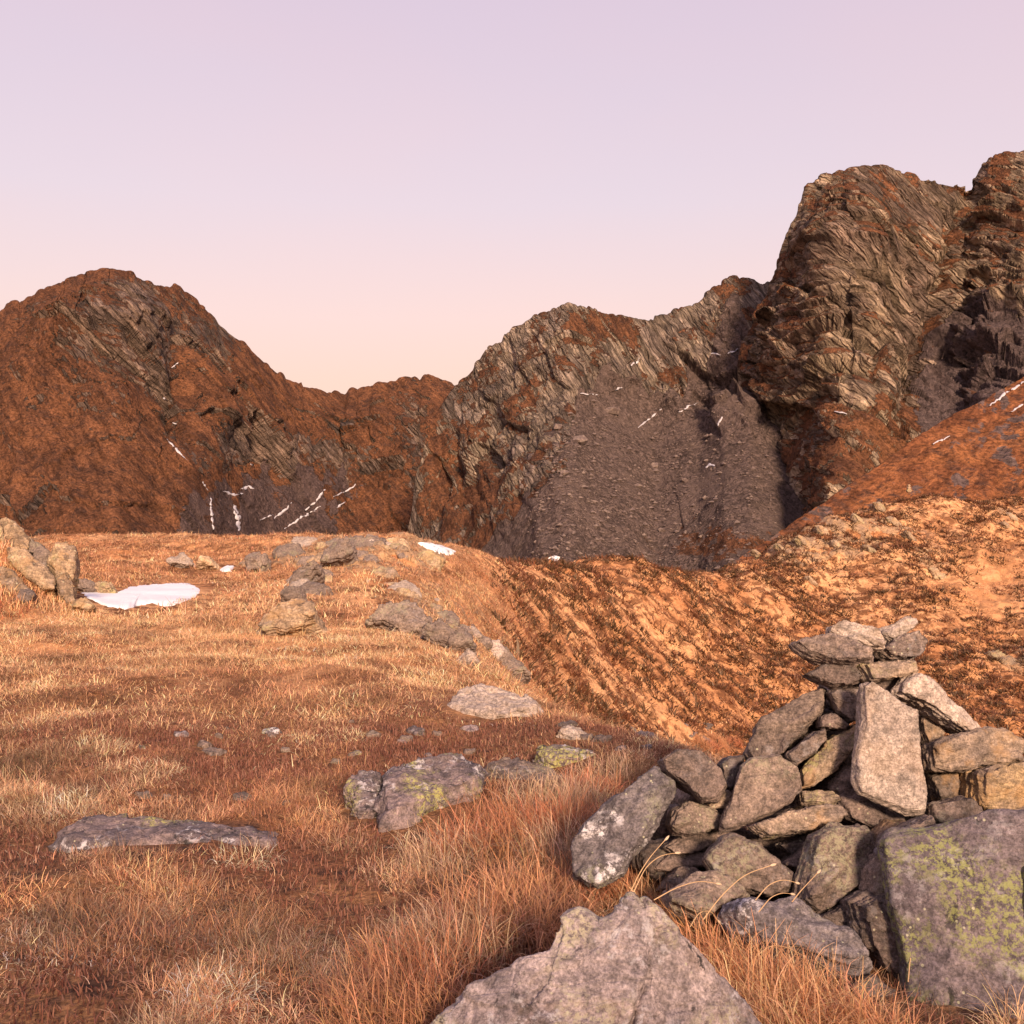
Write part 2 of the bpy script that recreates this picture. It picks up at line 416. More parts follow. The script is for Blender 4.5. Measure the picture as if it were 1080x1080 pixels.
def ground_mat():
    t = NT('alpine_turf')
    tc = t.n('ShaderNodeTexCoord').outputs['Object']
    n1 = t.noise(tc, .9, 5, .6); n2 = t.noise(tc, 6, 6, .65); n3 = t.noise(tc, 40, 4, .7)
    f1 = t.noise(tc, .12, 5, .6); f2 = t.noise(t.mapping(tc, scale=(1, 1, 1)), 1.3, 5, .68, .3)
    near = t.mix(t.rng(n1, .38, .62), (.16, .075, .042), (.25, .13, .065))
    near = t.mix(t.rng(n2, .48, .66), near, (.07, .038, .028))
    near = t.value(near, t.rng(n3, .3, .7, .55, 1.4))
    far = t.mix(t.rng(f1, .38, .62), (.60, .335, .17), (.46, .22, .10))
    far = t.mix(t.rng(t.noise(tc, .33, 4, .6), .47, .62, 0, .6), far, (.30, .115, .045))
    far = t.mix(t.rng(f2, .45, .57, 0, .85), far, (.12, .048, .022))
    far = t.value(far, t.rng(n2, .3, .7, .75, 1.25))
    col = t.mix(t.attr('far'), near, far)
    rk = t.mix(t.rng(t.noise(tc, 1.1, 6, .65), .4, .6), (.42, .27, .15), (.27, .19, .13))
    rk = t.value(rk, t.rng(n2, .3, .7, .6, 1.35))
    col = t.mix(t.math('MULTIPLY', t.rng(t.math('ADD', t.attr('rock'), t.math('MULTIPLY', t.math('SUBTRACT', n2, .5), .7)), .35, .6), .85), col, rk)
    pt = t.attr('path')
    col = t.mix(t.math('MULTIPLY', pt, .5), col, (.56, .29, .14))
    h = t.math('ADD', t.math('MULTIPLY', f2, 2.0), t.math('ADD', n2, t.math('MULTIPLY', n3, .3)))
    return t.finish(col, .97, h, .7, .09, .1)

def trail(px, py, pts, w):
    d = np.full(px.shape, 1e9)
    for (ax, ay), (bx, by) in zip(pts[:-1], pts[1:]):
        u = np.clip(((px - ax) * (bx - ax) + (py - ay) * (by - ay)) / ((bx - ax) ** 2 + (by - ay) ** 2), 0, 1)
        d = np.minimum(d, np.hypot(px - ax - u * (bx - ax), py - ay - u * (by - ay)))
    return np.exp(-(d / w) ** 2)
trod = trail(gpx, gpy, [(1002, 632), (1000, 606), (1008, 586), (1026, 566), (1046, 552), (1070, 541)], 2.2) * sstep(60, 70, GY)
smoothpart = trod + blob(gpx, gpy, 1045, 620, 60, 45) * sstep(50, 60, GY)
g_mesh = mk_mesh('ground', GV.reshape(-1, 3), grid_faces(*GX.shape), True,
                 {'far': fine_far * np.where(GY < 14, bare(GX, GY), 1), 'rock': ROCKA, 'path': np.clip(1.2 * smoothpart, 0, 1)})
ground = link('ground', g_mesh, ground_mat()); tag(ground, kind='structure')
sub = GV[::3, ::2]
sv = [Vector(v) for v in sub.reshape(-1, 3).tolist()]
G_BVH = BVHTree.FromPolygons(sv, grid_faces(*sub.shape[:2]).tolist())
EYE = Vector((0, 0, CAMZ))
def ray(bvh, px, py):
    d = Vector(((px - 540) / F, 1, (540 - py) / F)).normalized()
    h = bvh.ray_cast(EYE, d)
    return h[0], h[1]
def ground_at(px, py):
    for k in range(30):
        h, n = ray(G_BVH, px, py + .7 * k)
        if h is not None: return h
    return None

# ================================================================ MOUNTAINS
BVHS = {}
def inside(px, py, poly):
    poly = np.asarray(poly, float); r = np.zeros(px.shape, bool); j = len(poly) - 1
    for i in range(len(poly)):
        xi, yi = poly[i]; xj, yj = poly[j]
        c = ((yi > py) != (yj > py)) & (px < (xj - xi) * (py - yi) / (yj - yi + 1e-9) + xi)
        r ^= c; j = i
    return r.astype(float)

def sheet(name, sky, Yk, pitch, slope_fn, disp_fn, mask_fn, mat, nrow=330, zbot=-66.):
    """a mountainside: skyline in the photo, ridge distances, slope angle below the ridge, relief, cover"""
    sx_, sy_ = np.array([s[0] for s in sky], float), np.array([s[1] for s in sky], float)
    pxs = np.arange(sx_[0], sx_[-1] + pitch, pitch)
    ry = np.interp(pxs, sx_, sy_)
    jag = 3.0 * facet(xyz(pxs / 15., 3.3, Yk[0][1])) + 1.5 * facet(xyz(pxs / 5.5, 8.1, Yk[0][1])) + 1.2 * perlin(xyz(pxs / 3., 8.1, Yk[0][1]))
    ry = blur(ry[None, :], 3, 1)[0]
    jag = blur((np.clip(jag, -3.6, 3.6) * np.minimum(1, Yk[0][1] / 620.) ** 2)[None, :], 1, 1)[0]
    Yr = np.interp(pxs, [k[0] for k in Yk], [k[1] for k in Yk])
    zr = CAMZ + (540 - ry) / F * Yr
    v = np.linspace(0, 1, nrow) ** 1.12
    drop = (zr - zbot)[None, :] * v[:, None]
    Z = zr[None, :] - drop
    ang = np.radians(slope_fn(pxs[None, :], drop, (zr - zbot)[None, :]))
    cot = 1 / np.tan(ang)
    dd = np.diff(drop, axis=0, prepend=0)
    Yv = Yr[None, :] - np.cumsum(cot * dd, 0)
    # the far side, behind the ridge
    nb = 26
    bd = np.linspace(1, 0, nb, endpoint=False)[:, None] ** 1.5 * (np.maximum(zr - zbot, 20))[None, :] * .8
    Zb = zr[None, :] - bd; Yb = Yr[None, :] + bd * 1.1
    Z = np.concatenate([Zb, Z]); Yv = np.concatenate([Yb, Yv])
    Z[:] = Z - (jag / F * Yr)[None, :] * np.exp(-np.concatenate([bd, drop]) / (24. * (Yr[None, :] / 950.) ** 2))
    tt = (pxs - 540) / F
    X = tt[None, :] * Yv
    V = np.stack([X, Yv, Z], -1)
    dist_r = np.concatenate([bd, drop])
    N = grid_normals(V); N = np.where(N[..., 1:2] > 0, -N, N) if False else N
    if N[nb + 60, len(pxs) // 2, 1] > 0: N = -N
    px, py = pxpy(V[..., 0], V[..., 1], V[..., 2])
    fade = .14 + .86 * sstep(0, 85, dist_r)
    D = disp_fn(V, px, py)
    V2 = V + N * (D * fade)[..., None]
    N2 = grid_normals(V2)
    if N2[nb + 60, len(pxs) // 2, 1] > 0: N2 = -N2
    px2, py2 = pxpy(V2[..., 0], V2[..., 1], V2[..., 2])
    veg, scree = mask_fn(V2, N2, px2, py2)
    m = mk_mesh(name, V2.reshape(-1, 3), grid_faces(*V2.shape[:2]), True, {'veg': veg, 'scree': scree})
    o = link(name, m, mat); tag(o, kind='structure')
    s = V2[::2, ::2]
    BVHS[o.name] = BVHTree.FromPolygons([Vector(q) for q in s.reshape(-1, 3).tolist()], grid_faces(*s.shape[:2]).tolist())
    return o

def rot2(V, ang):
    a = math.radians(ang)
    X, Y, Z = V[..., 0], V[..., 1], V[..., 2]
    return X * math.cos(a) - Z * math.sin(a), X * math.sin(a) + Z * math.cos(a), Y
# --- left peak and the saddle
skyA = [(-520, 470), (-260, 400), (-120, 352), (0, 327), (20, 318), (60, 300), (95, 290), (118, 287), (140, 292), (160, 300), (185, 301), (215, 322), (235, 345), (262, 365), (290, 390),
        (310, 402), (345, 412), (365, 416), (372, 411), (400, 405), (440, 400), (455, 397), (475, 404), (500, 410), (560, 430), (640, 470)]
def slopeA(px, d, tot): return 47 - 15 * sstep(60, 320, d) + 3 * perlin(xyz(px / 140., d / 60.))
def dispA(V, px, py):
    a, b, c = rot2(V, -38)
    w = 14 * fbm(V / 70., 3)
    g = facet(np.stack([(a + w) / 90, b / 210, c / 170], -1), .7)
    g1 = facet(np.stack([(a + w) / 36, b / 90, c / 80], -1), .6)
    g2 = facet(np.stack([(a + w) / 14, b / 34, c / 30], -1), .6)
    rd = ridged(np.stack([a / 110, b / 400, c / 300], -1), 4) - .7
    f = fbm(V / 30., 5)
    rocky = np.clip(blob(px, py, 130, 350, 100, 70) + .8 * blob(px, py, 300, 470, 80, 30) + .8 * blob(px, py, 430, 450, 60, 70) + .5 * blob(px, py, 230, 430, 60, 60), 0, 1)
    # the spur that drops from the summit towards the left and the crease right of it
    spur = 34 * np.exp(-np.abs(px - (112 - .55 * (py - 290))) / 34.) * sstep(470, 330, py) - 24 * np.exp(-((px - (186 + .1 * (py - 380))) / 15.) ** 2) * sstep(300, 380, py) * sstep(500, 430, py)
    return spur + 12 * rd + (3 + 9 * rocky) * g + (2 + 8 * rocky) * g1 + (1 + 3.5 * rocky) * g2 + 3.0 * f
def maskA(V, N, px, py):
    q = fbm(V / 55., 4)
    veg = .90 + .35 * q + .5 * (N[..., 2] - .62)
    veg -= .55 * blob(px, py, 125, 365, 70, 50) + .4 * blob(px, py, 130, 305, 60, 20) + .5 * blob(px, py, 305, 475, 90, 22) + .45 * blob(px, py, 440, 500, 14, 90) + .35 * blob(px, py, 220, 350, 40, 40) + .3 * blob(px, py, 430, 420, 70, 22)
    jx = px + 34 * fbm(V / 60., 5); jy = py + 24 * fbm(V / 50. + 5, 5) + 26 * perlin(xyz(px / 14., 2.6))
    sc = inside(jx, jy, [(225, 512), (290, 500), (385, 505), (345, 555), (310, 640), (130, 640), (190, 545)])
    veg = np.where(sc > 0, veg - .6, veg)
    return veg, sc
M_A = mountain_mat('rust_mountain', math.radians(-40), (.27, .185, .14), (.15, .108, .092), (.185, .080, .040), (.115, .052, .030), (.092, .062, .058))
sheet('mountain', skyA, [(-520, 900), (0, 980), (120, 1030), (365, 1300), (460, 1330), (640, 1350)], 1.25, slopeA, dispA, maskA, M_A)

# --- middle peak above the scree
skyB = [(405, 640), (422, 585), (434, 545), (438, 500), (452, 455), (478, 408), (490, 396), (512, 370), (540, 350), (570, 330), (592, 321), (610, 320), (640, 330), (668, 334), (690, 337),
        (703, 330), (720, 325), (738, 321), (752, 308), (765, 296), (790, 292), (806, 300), (830, 305), (880, 300), (960, 290)]
def slopeB(px, d, tot): return 33 + 31 * sstep(125, 60, d + 14 * perlin(xyz(px / 60., d / 40.))) + 3 * perlin(xyz(px / 140., d / 50.))
def dispB(V, px, py):
    a, b, c = rot2(V, -26)
    w = 5 * fbm(V / 60., 2)
    g = facet(np.stack([(a + w) / 55, b / 170, c / 130], -1), .7)
    g1 = facet(np.stack([(a + w) / 22, b / 85, c / 60], -1), .6)
    g2 = facet(np.stack([(a + .6 * w) / 8, b / 34, c / 24], -1), .6)
    rd = ridged(np.stack([(a + w) / 42, b / 210, c / 200], -1), 4) - .7
    f = fbm(V / 18., 5)
    rocky = sstep(440, 395, py - .25 * (px - 640)) + .9 * blob(px, py, 510, 460, 70, 75)
    rocky = np.clip(rocky, 0.05, 1)
    return 7 * rd * (.25 + .75 * rocky) + rocky * (9 * g + 7 * g1 + 3 * g2) + (1.3 + 1.2 * rocky) * f
def maskB(V, N, px, py):
    q = fbm(V / 35., 4)
    jx = px + 34 * fbm(V / 55., 5); jy = py + 22 * fbm(V / 45. + 5, 5) + 34 * perlin(xyz(px / 17., 6.6))
    sc = inside(jx, jy, [(500, 650), (532, 572), (548, 528), (590, 455), (622, 405), (690, 400), (735, 385), (770, 345), (800, 330), (830, 330), (880, 640)])
    veg = .28 + .5 * q + .55 * (N[..., 2] - .45)
    veg += .5 * blob(px, py, 470, 500, 55, 90) + .45 * blob(px, py, 625, 348, 45, 22) + .3 * blob(px, py, 520, 560, 60, 40)
    vs2 = -.35 + .55 * q + .95 * blob(px, py, 770, 575, 90, 40) + .35 * blob(px, py, 590, 575, 50, 25)
    veg = np.where(sc > 0, vs2, veg)
    return veg, sc
M_B = mountain_mat('grey_mountain', math.radians(-28), (.39, .30, .225), (.21, .16, .135), (.185, .082, .042), (.115, .053, .031), (.118, .084, .074))
sheet('mountain', skyB, [(405, 930), (440, 940), (490, 970), (600, 900), (700, 960), (800, 960), (960, 980)], 1.0, slopeB, dispB, maskB, M_B)

# --- the tall cliff
skyD = [(752, 660), (762, 560), (770, 470), (776, 410), (784, 360), (800, 325), (812, 305), (818, 285), (826, 262), (834, 240), (844, 215), (852, 196), (872, 186), (900, 179), (930, 181), (955, 185), (975, 189), (1000, 193), (1020, 197), (1028, 186),
        (1040, 170), (1055, 163), (1080, 160), (1120, 150), (1200, 165), (1300, 140), (1450, 190), (1650, 260)]
def slopeD(px, d, tot): return 42 + 26 * sstep(210, 110, d + 20 * perlin(xyz(px / 70., d / 50.)) + sstep(940, 1040, px) * 50) * sstep(800, 900, px) + 36 * sstep(890, 800, px) + 3 * perlin(xyz(px / 140., d / 40.))
def dispD(V, px, py):
    a, b, c = rot2(V, -36)
    a2, b2, c2 = rot2(V, -48)
    wv = 6 * fbm(V / 70., 2)
    g = facet(np.stack([(a + wv) / 52, b / 150, c / 110], -1), .8)
    g1 = facet(np.stack([(a2 + wv) / 17, b2 / 110, c2 / 60], -1), .7)
    g2 = facet(np.stack([(a2 + .6 * wv) / 6.5, b2 / 45, c2 / 24], -1), .6)
    rd = ridged(np.stack([(a2 + wv) / 26, b2 / 160, c2 / 90], -1), 4) - .7
    f = fbm(V / 15., 5)
    gully = -26 * np.exp(-((px - (1022 - .32 * (py - 195)) + 7 * perlin(xyz(py / 20., 4))) / 9.) ** 2) * sstep(520, 260, py)
    butt = 30 * np.exp(-((px - (905 - 22 * np.sin((py - 200) / 48.))) / 30.) ** 2) * sstep(540, 300, py)
    cliffy = .35 + .65 * sstep(480, 380, py + .15 * (px - 900))
    return cliffy * (11 * g + 8 * g1 + 3.4 * g2 + 6 * rd) + 2.0 * f + gully + butt
def maskD(V, N, px, py):
    q = fbm(V / 26., 4)
    veg = .42 + .62 * q + .6 * (N[..., 2] - .42)
    veg += .28 * blob(px, py, 840, 500, 60, 70) + .35 * blob(px, py, 925, 460, 50, 40) + .12 * blob(px, py, 1060, 230, 60, 60) - .35 * blob(px, py, 895, 320, 35, 110) + .3 * blob(px, py, 940, 500, 60, 40)
    jx = px + 26 * fbm(V / 40., 5); jy = py + 22 * fbm(V / 40. + 5, 5)
    sc = inside(jx, jy, [(985, 350), (1020, 320), (1080, 330), (1400, 330), (1400, 600), (940, 600), (960, 440)])
    veg = np.where(sc > 0, veg - .55, veg)
    return veg, sc
M_D = mountain_mat('ribbed_cliff', math.radians(-44), (.46, .34, .235), (.235, .165, .13), (.21, .092, .045), (.135, .060, .034), (.105, .075, .071))
sheet('cliff', skyD, [(752, 900), (776, 880), (830, 855), (900, 835), (1020, 870), (1080, 850), (1650, 900)], 1.0, slopeD, dispD, maskD, M_D, 380)

# --- the grassy slope in front of the cliff
skyC = [(700, 640), (800, 575), (840, 548), (870, 530), (895, 512), (930, 489), (965, 462), (1000, 440), (1040, 420), (1080, 397), (1200, 330), (1450, 220), (1650, 200)]
def slopeC(px, d, tot): return 34 + 3 * perlin(xyz(px / 150., d / 40.))
def dispC(V, px, py):
    a, b, c = rot2(V, 50)
    g = ridged(np.stack([a / 30, b / 140, c / 120], -1), 4) - .7
    return 3.2 * g + 1.6 * fbm(V / 14., 5)
def maskC(V, N, px, py):
    q = fbm(V / 18., 4)
    a, b, c = rot2(V, -48)
    st = ridged(np.stack([a / 60, b / 9, c / 40], -1), 3)
    veg = .80 + .3 * q - .28 * sstep(.6, 1.2, st)
    return veg, np.full(px.shape, .8)
M_C = mountain_mat('rust_hillside', math.radians(52), (.20, .14, .11), (.12, .085, .075), (.24, .095, .038), (.165, .062, .028), (.11, .075, .068), .5)
sheet('hillside', skyC, [(700, 330), (895, 400), (1080, 470), (1650, 560)], 1.3, slopeC, dispC, maskC, M_C, 220)

def mountain_at(px, py):
    best = None
    for b in BVHS.values():
        h, n = ray(b, px, py)
        if h is not None and (best is None or h.y < best[0].y): best = (h, n)
    return best

# ================================================================ STONES
def curve_noise(v, k): return perlin(xyz(v * k, 1.7))

STONE_FOOT = []     # x, y, radius : no grass grows through these
def remesh_rock(name, V, faces, voxel, rough, layern, seed, mat, layer_amp=1.0, jag=1.0):
    m0 = bpy.data.meshes.new(name)
    m0.from_pydata([tuple(v) for v in V], [], faces); m0.update()
    o = bpy.data.objects.new(name, m0); COL.objects.link(o)
    md = o.modifiers.new('r', 'REMESH'); md.mode = 'VOXEL'; md.voxel_size = voxel; md.use_smooth_shade = True
    dg = bpy.context.evaluated_depsgraph_get(); dg.update()
    m = bpy.data.meshes.new_from_object(o.evaluated_get(dg))
    o.modifiers.clear()
    n = len(m.vertices)
    co = np.empty(n * 3, np.float32); m.vertices.foreach_get('co', co); co = co.reshape(-1, 3).astype(float)
    no = np.empty(n * 3, np.float32); m.vertices.foreach_get('normal', no); no = no.reshape(-1, 3).astype(float)
    size = np.median(np.ptp(co, axis=0))
    s = np.array([seed * 3.71, seed * 1.33, seed * 7.9])
    big = fbm(co / (size * .42) + s, 3)
    med = ridged(co / (size * .16) + s, 3) - .6
    fin = fbm(co / max(size * .05, .012) + s, 3)
    ln = np.asarray(layern, float); ln = ln / np.linalg.norm(ln)
    d = co @ ln
    along = np.abs(no @ ln)
    lay = perlin(np.stack([d / (size * .045), co[:, 0] / (size * .8) + seed, co[:, 2] / (size * .8)], -1))
    lay = np.clip(lay * 2.2, -1, 1)
    # chipped facets: quantised low noise
    fac = np.round(big * 3.0) / 3.0
    warp = .12 * size * np.stack([perlin(co / (size * .3) + 3), perlin(co / (size * .3) + 13), perlin(co / (size * .3) + 23)], -1)
    cell = facet((co + warp) / (size * .34) + s) + .45 * facet((co + warp) / (size * .15) + s + 40)
    disp = size * rough * ((.012 + .016 * (1 - along)) * big + .016 * jag * fac + .0135 * jag * cell * (1 - .35 * along) + .007 * med * (1.2 - along) + .005 * fin + .019 * layer_amp * lay * (1 - along))
    co2 = co + no * disp[:, None]
    m.vertices.foreach_set('co', co2.astype(np.float32).ravel())
    for p in m.polygons: p.use_smooth = True
    m.update()
    o.data = m; m.name = name
    bpy.data.meshes.remove(m0)
    m.materials.clear(); m.materials.append(mat)
    # put the origin at the middle of the stone
    c = (co2.min(0) + co2.max(0)) / 2
    m.vertices.foreach_set('co', (co2 - c).astype(np.float32).ravel()); m.update()
    o.location = c
    r = max(np.ptp(co2[:, 0]), np.ptp(co2[:, 1])) / 2
    return o, co2

def stone(name, label, cat, poly, Y, gx=0., gy=.3, th=.14, mat=None, f=.89, b=.72, rough=1.0, group=None, vox=None, seed=None, jag=1.0, ground_mask=False, ff=.42):
    rs = np.random.default_rng(seed if seed is not None else abs(hash(label)) % 1000 if False else int(sum(p[0] * 3 + p[1] for p in poly)) % 9999)
    poly = [(float(a), float(q)) for a, q in poly]
    A = sum(poly[i][0] * poly[(i + 1) % len(poly)][1] - poly[(i + 1) % len(poly)][0] * poly[i][1] for i in range(len(poly)))
    if A < 0: poly = poly[::-1]
    cx = sum(p[0] for p in poly) / len(poly); cy = sum(p[1] for p in poly) / len(poly)
    M = []
    for px, py in poly:
        yy = Y + gx * (px - cx) / F * Y - gy * (py - cy) / F * Y
        M.append(P(px, py, yy))
    M = np.array(M); c = M.mean(0)
    n = np.array([gx, -1, gy]); n = n / np.linalg.norm(n)
    k = len(M)
    fr = c + (M - c) * (f + rs.uniform(-.07, .07, k))[:, None] + n * (th * ff * (1 + rs.uniform(-.3, .3, k)))[:, None]
    bk = c + (M - c) * (b + rs.uniform(-.08, .08, k))[:, None] - n * (th * (1 - ff) * (1 + rs.uniform(-.25, .25, k)))[:, None]
    V = np.concatenate([fr, M, bk, [fr.mean(0) + n * th * .06], [bk.mean(0) - n * th * .06]])
    faces = []
    for i in range(k):
        j = (i + 1) % k
        faces += [(i, k + i, k + j, j), (k + i, 2 * k + i, 2 * k + j, k + j), (3 * k, i, j), (3 * k + 1, 2 * k + j, 2 * k + i)]
    ext = np.ptp(V, axis=0)
    vox = vox or float(np.clip(ext.max() / 80, .0035, .5))
    o, co = remesh_rock(name, V, faces, vox, rough, n, rs.uniform(0, 50), mat or M_GREY, 1.0, jag)
    tag(o, label, cat, group)
    if ground_mask:
        STONE_FOOT.append((co[:, 0].mean(), co[:, 1].mean(), np.ptp(co[:, 0]) / 2 * .92, np.ptp(co[:, 1]) / 2 * .92))
    return o

def C(*pts): return [(580 + x / 2.16, 620 + y / 2.16) for x, y in pts]
GC = 'stones stacked in the cairn'
def cs(label, poly, Y, **kw): return stone('cairn_stone', label, 'stone', C(*poly), Y, group=GC, **kw)

# --- crown of the cairn
cs('long pointed stone on the very top of the cairn, tilting down to the right', [(630, 92), (660, 83), (740, 106), (760, 126), (757, 142), (735, 147), (690, 134), (650, 119), (628, 106)], 4.55, gx=-.1, gy=.5, th=.17, mat=M_TAN)
cs('small wedge on the very top of the cairn, pointing up to the right', [(733, 106), (800, 78), (829, 76), (828, 92), (800, 112), (765, 131), (742, 118)], 4.64, gx=.1, gy=.5, th=.16, mat=M_TAN)
cs('stubby block under the upward pointing wedge, right end of the cairn crown', [(742, 152), (765, 132), (815, 112), (848, 128), (840, 152), (815, 169), (762, 167)], 4.62, gx=.2, gy=.5, th=.19, mat=M_GREY)
cs('flat slab sticking out to the left just below the cairn top', [(545, 132), (600, 114), (640, 118), (692, 134), (740, 155), (738, 170), (690, 181), (640, 177), (570, 153)], 4.52, gx=-.2, gy=.5, th=.20, mat=M_GREY)
cs('dark thin slab jutting left under the flat top slab', [(572, 200), (625, 172), (692, 178), (716, 205), (690, 223), (640, 228)], 4.53, gx=-.2, gy=.3, th=.18, mat=M_DARK)
cs('sunlit thin slab capping the tall upright slab of the cairn', [(694, 177), (760, 173), (826, 169), (828, 194), (760, 210), (714, 214)], 4.50, gx=.15, gy=.3, th=.18, mat=M_OCHRE)
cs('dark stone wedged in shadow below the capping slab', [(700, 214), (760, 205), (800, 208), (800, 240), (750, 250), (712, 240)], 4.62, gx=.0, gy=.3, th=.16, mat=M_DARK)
# --- right flank
cs('long slab leaning down the right shoulder of the cairn', [(778, 238), (795, 210), (815, 192), (842, 204), (905, 264), (970, 325), (968, 342), (945, 339), (900, 312), (850, 277)], 4.50, gx=.35, gy=.35, th=.15, mat=M_TAN)
cs('small block holding up the long leaning slab on the right shoulder', [(826, 290), (870, 282), (887, 305), (868, 347), (840, 359), (828, 330)], 4.62, gx=.2, gy=.2, th=.17, mat=M_OCHRE)
cs('wide horizontal slab at the right side of the cairn', [(838, 364), (900, 341), (970, 326), (1030, 328), (1070, 352), (1074, 374), (1045, 402), (960, 412), (900, 417), (843, 420)], 4.45, gx=.1, gy=.35, th=.26, mat=M_OCHRE)
cs('yellow stained block under the right end of the wide slab', [(948, 422), (985, 404), (1050, 392), (1095, 384), (1100, 490), (1040, 497), (985, 513), (948, 492)], 4.40, gx=.3, gy=.2, th=.28, mat=M_YELLOW)
cs('brown upright block under the left half of the wide slab', [(845, 424), (912, 415), (934, 470), (928, 500), (865, 507), (852, 470)], 4.50, gx=.1, gy=.2, th=.24, mat=M_OCHRE)
cs('dark rounded stone between the brown block and the green boulder', [(852, 492), (930, 477), (972, 505), (958, 532), (880, 547), (846, 527)], 4.25, gx=.1, gy=.3, th=.22, mat=M_DARK)
# --- middle
cs('tall pale slab standing upright on the face of the cairn', [(705, 221), (722, 213), (800, 259), (829, 276), (841, 400), (857, 480), (851, 516), (810, 521), (700, 471), (687, 440), (690, 380), (704, 300)], 4.26, gx=.10, gy=.30, th=.11, mat=M_TAN, f=.93, b=.88, rough=.5)
cs('long dark slab sloping up the left shoulder of the cairn', [(440, 382), (480, 311), (520, 281), (600, 236), (626, 232), (629, 260), (606, 300), (562, 340), (530, 387), (500, 421), (450, 412)], 4.55, gx=-.25, gy=.5, th=.20, mat=M_GREY)
cs('broad kite shaped slab low on the left face of the cairn', [(430, 402), (455, 385), (520, 384), (562, 410), (571, 460), (552, 491), (480, 531), (385, 563), (383, 546), (410, 470)], 4.32, gx=-.12, gy=.35, th=.13, mat=M_GREY, f=.92, rough=.7)
cs('small oblong stone lying aslant above the broad kite shaped slab', [(534, 382), (600, 331), (625, 322), (631, 346), (600, 376), (550, 406)], 4.44, gx=-.1, gy=.3, th=.14, mat=M_GREY)
cs('little flat stone tucked under the upper block left of the tall pale slab', [(604, 296), (640, 287), (677, 316), (665, 327), (608, 319)], 4.50, gx=0, gy=.3, th=.14, mat=M_DARK)
cs('squarish dark block left of the head of the tall pale slab', [(628, 240), (645, 230), (700, 231), (707, 300), (680, 307), (650, 282)], 4.54, gx=-.1, gy=.2, th=.19, mat=M_GREY)
cs('reddish brown slab slanting beside the tall pale slab', [(560, 422), (600, 381), (640, 341), (700, 314), (707, 340), (692, 370), (640, 421), (592, 456), (565, 462)], 4.46, gx=-.1, gy=.4, th=.18, mat=M_OCHRE)
cs('dark stone in the hollow left of the foot of the tall pale slab', [(630, 456), (660, 409), (692, 394), (704, 470), (692, 492), (650, 482)], 4.44, gx=0, gy=.2, th=.20, mat=M_DARK)
cs('dark broad stone under the foot of the tall pale slab', [(652, 480), (700, 474), (802, 521), (792, 532), (720, 547), (668, 522)], 4.36, gx=.1, gy=.3, th=.22, mat=M_DARK)
cs('thin short slab above the long flat slab in the lower cairn', [(558, 471), (640, 469), (658, 490), (620, 502), (562, 497)], 4.38, gx=0, gy=.5, th=.18, mat=M_OCHRE)
cs('long flat slab lying level in the lower cairn', [(445, 546), (520, 520), (600, 502), (665, 502), (669, 521), (640, 541), (560, 562), (480, 569)], 4.26, gx=0, gy=.5, th=.20, mat=M_OCHRE)
# --- left flank
cs('smooth dark oval stone at the left top of the low wall', [(247, 396), (280, 375), (345, 377), (390, 420), (402, 455), (380, 491), (345, 493), (290, 451), (255, 421)], 4.42, gx=-.1, gy=.45, th=.24, mat=M_DARK, rough=.7)
cs('small dark stone between the oval stone and the kite shaped slab', [(384, 402), (405, 385), (437, 384), (432, 420), (405, 462), (394, 452)], 4.52, gx=0, gy=.3, th=.18, mat=M_DARK)
cs('small flat stone propping the oval stone from below', [(352, 496), (400, 459), (410, 470), (396, 501), (365, 504)], 4.44, gx=0, gy=.3, th=.16, mat=M_OCHRE)
cs('big slab with white lichen leaning against the left end of the cairn', [(62, 575), (110, 520), (190, 450), (245, 409), (281, 440), (281, 462), (242, 531), (202, 601), (168, 665), (110, 690), (55, 660), (48, 595)], 4.34, gx=-.3, gy=.5, th=.20, mat=M_WHITE)
cs('grey rounded stone second from top in the low left wall', [(266, 541), (275, 505), (310, 492), (362, 499), (389, 521), (386, 547), (330, 562), (280, 560)], 4.42, gx=0, gy=.3, th=.24, mat=M_GREY)
cs('flat grey stone third from top in the low left wall', [(248, 596), (300, 564), (380, 559), (362, 592), (280, 617)], 4.46, gx=0, gy=.4, th=.24, mat=M_GREY)
cs('thin dark stone second from bottom in the low left wall', [(228, 642), (270, 614), (352, 604), (347, 632), (270, 648)], 4.44, gx=0, gy=.4, th=.24, mat=M_DARK)
cs('bottom stone of the low left wall half hidden by grass', [(238, 692), (280, 640), (332, 634), (345, 652), (285, 695)], 4.36, gx=0, gy=.4, th=.22, mat=M_GREY)
# --- lower front
cs('large peaked grey stone at the front middle of the cairn base', [(345, 620), (390, 564), (410, 560), (472, 584), (556, 661), (552, 692), (500, 706), (430, 691), (365, 651)], 4.12, gx=-.1, gy=.4, th=.22, mat=M_GREY, rough=.8)
cs('thin stone just under the long flat slab', [(512, 586), (590, 561), (602, 580), (540, 607)], 4.30, gx=0, gy=.3, th=.18, mat=M_DARK)
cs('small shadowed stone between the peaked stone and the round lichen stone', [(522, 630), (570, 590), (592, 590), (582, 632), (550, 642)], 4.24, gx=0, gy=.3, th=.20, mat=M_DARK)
cs('big round stone with green lichen at the front of the cairn base', [(590, 566), (640, 539), (702, 544), (747, 600), (722, 640), (640, 722), (592, 742), (552, 716), (565, 650)], 4.06, gx=.1, gy=.35, th=.26, mat=M_GREY, rough=.8)
cs('small brown stone below the foot of the dark broad stone', [(728, 560), (760, 529), (802, 529), (792, 560), (750, 594), (733, 587)], 4.22, gx=.1, gy=.3, th=.20, mat=M_OCHRE)
cs('rounded stone resting against the top left corner of the green boulder', [(742, 612), (790, 545), (852, 519), (864, 547), (800, 584)], 4.0, gx=.1, gy=.35, th=.24, mat=M_GREY)
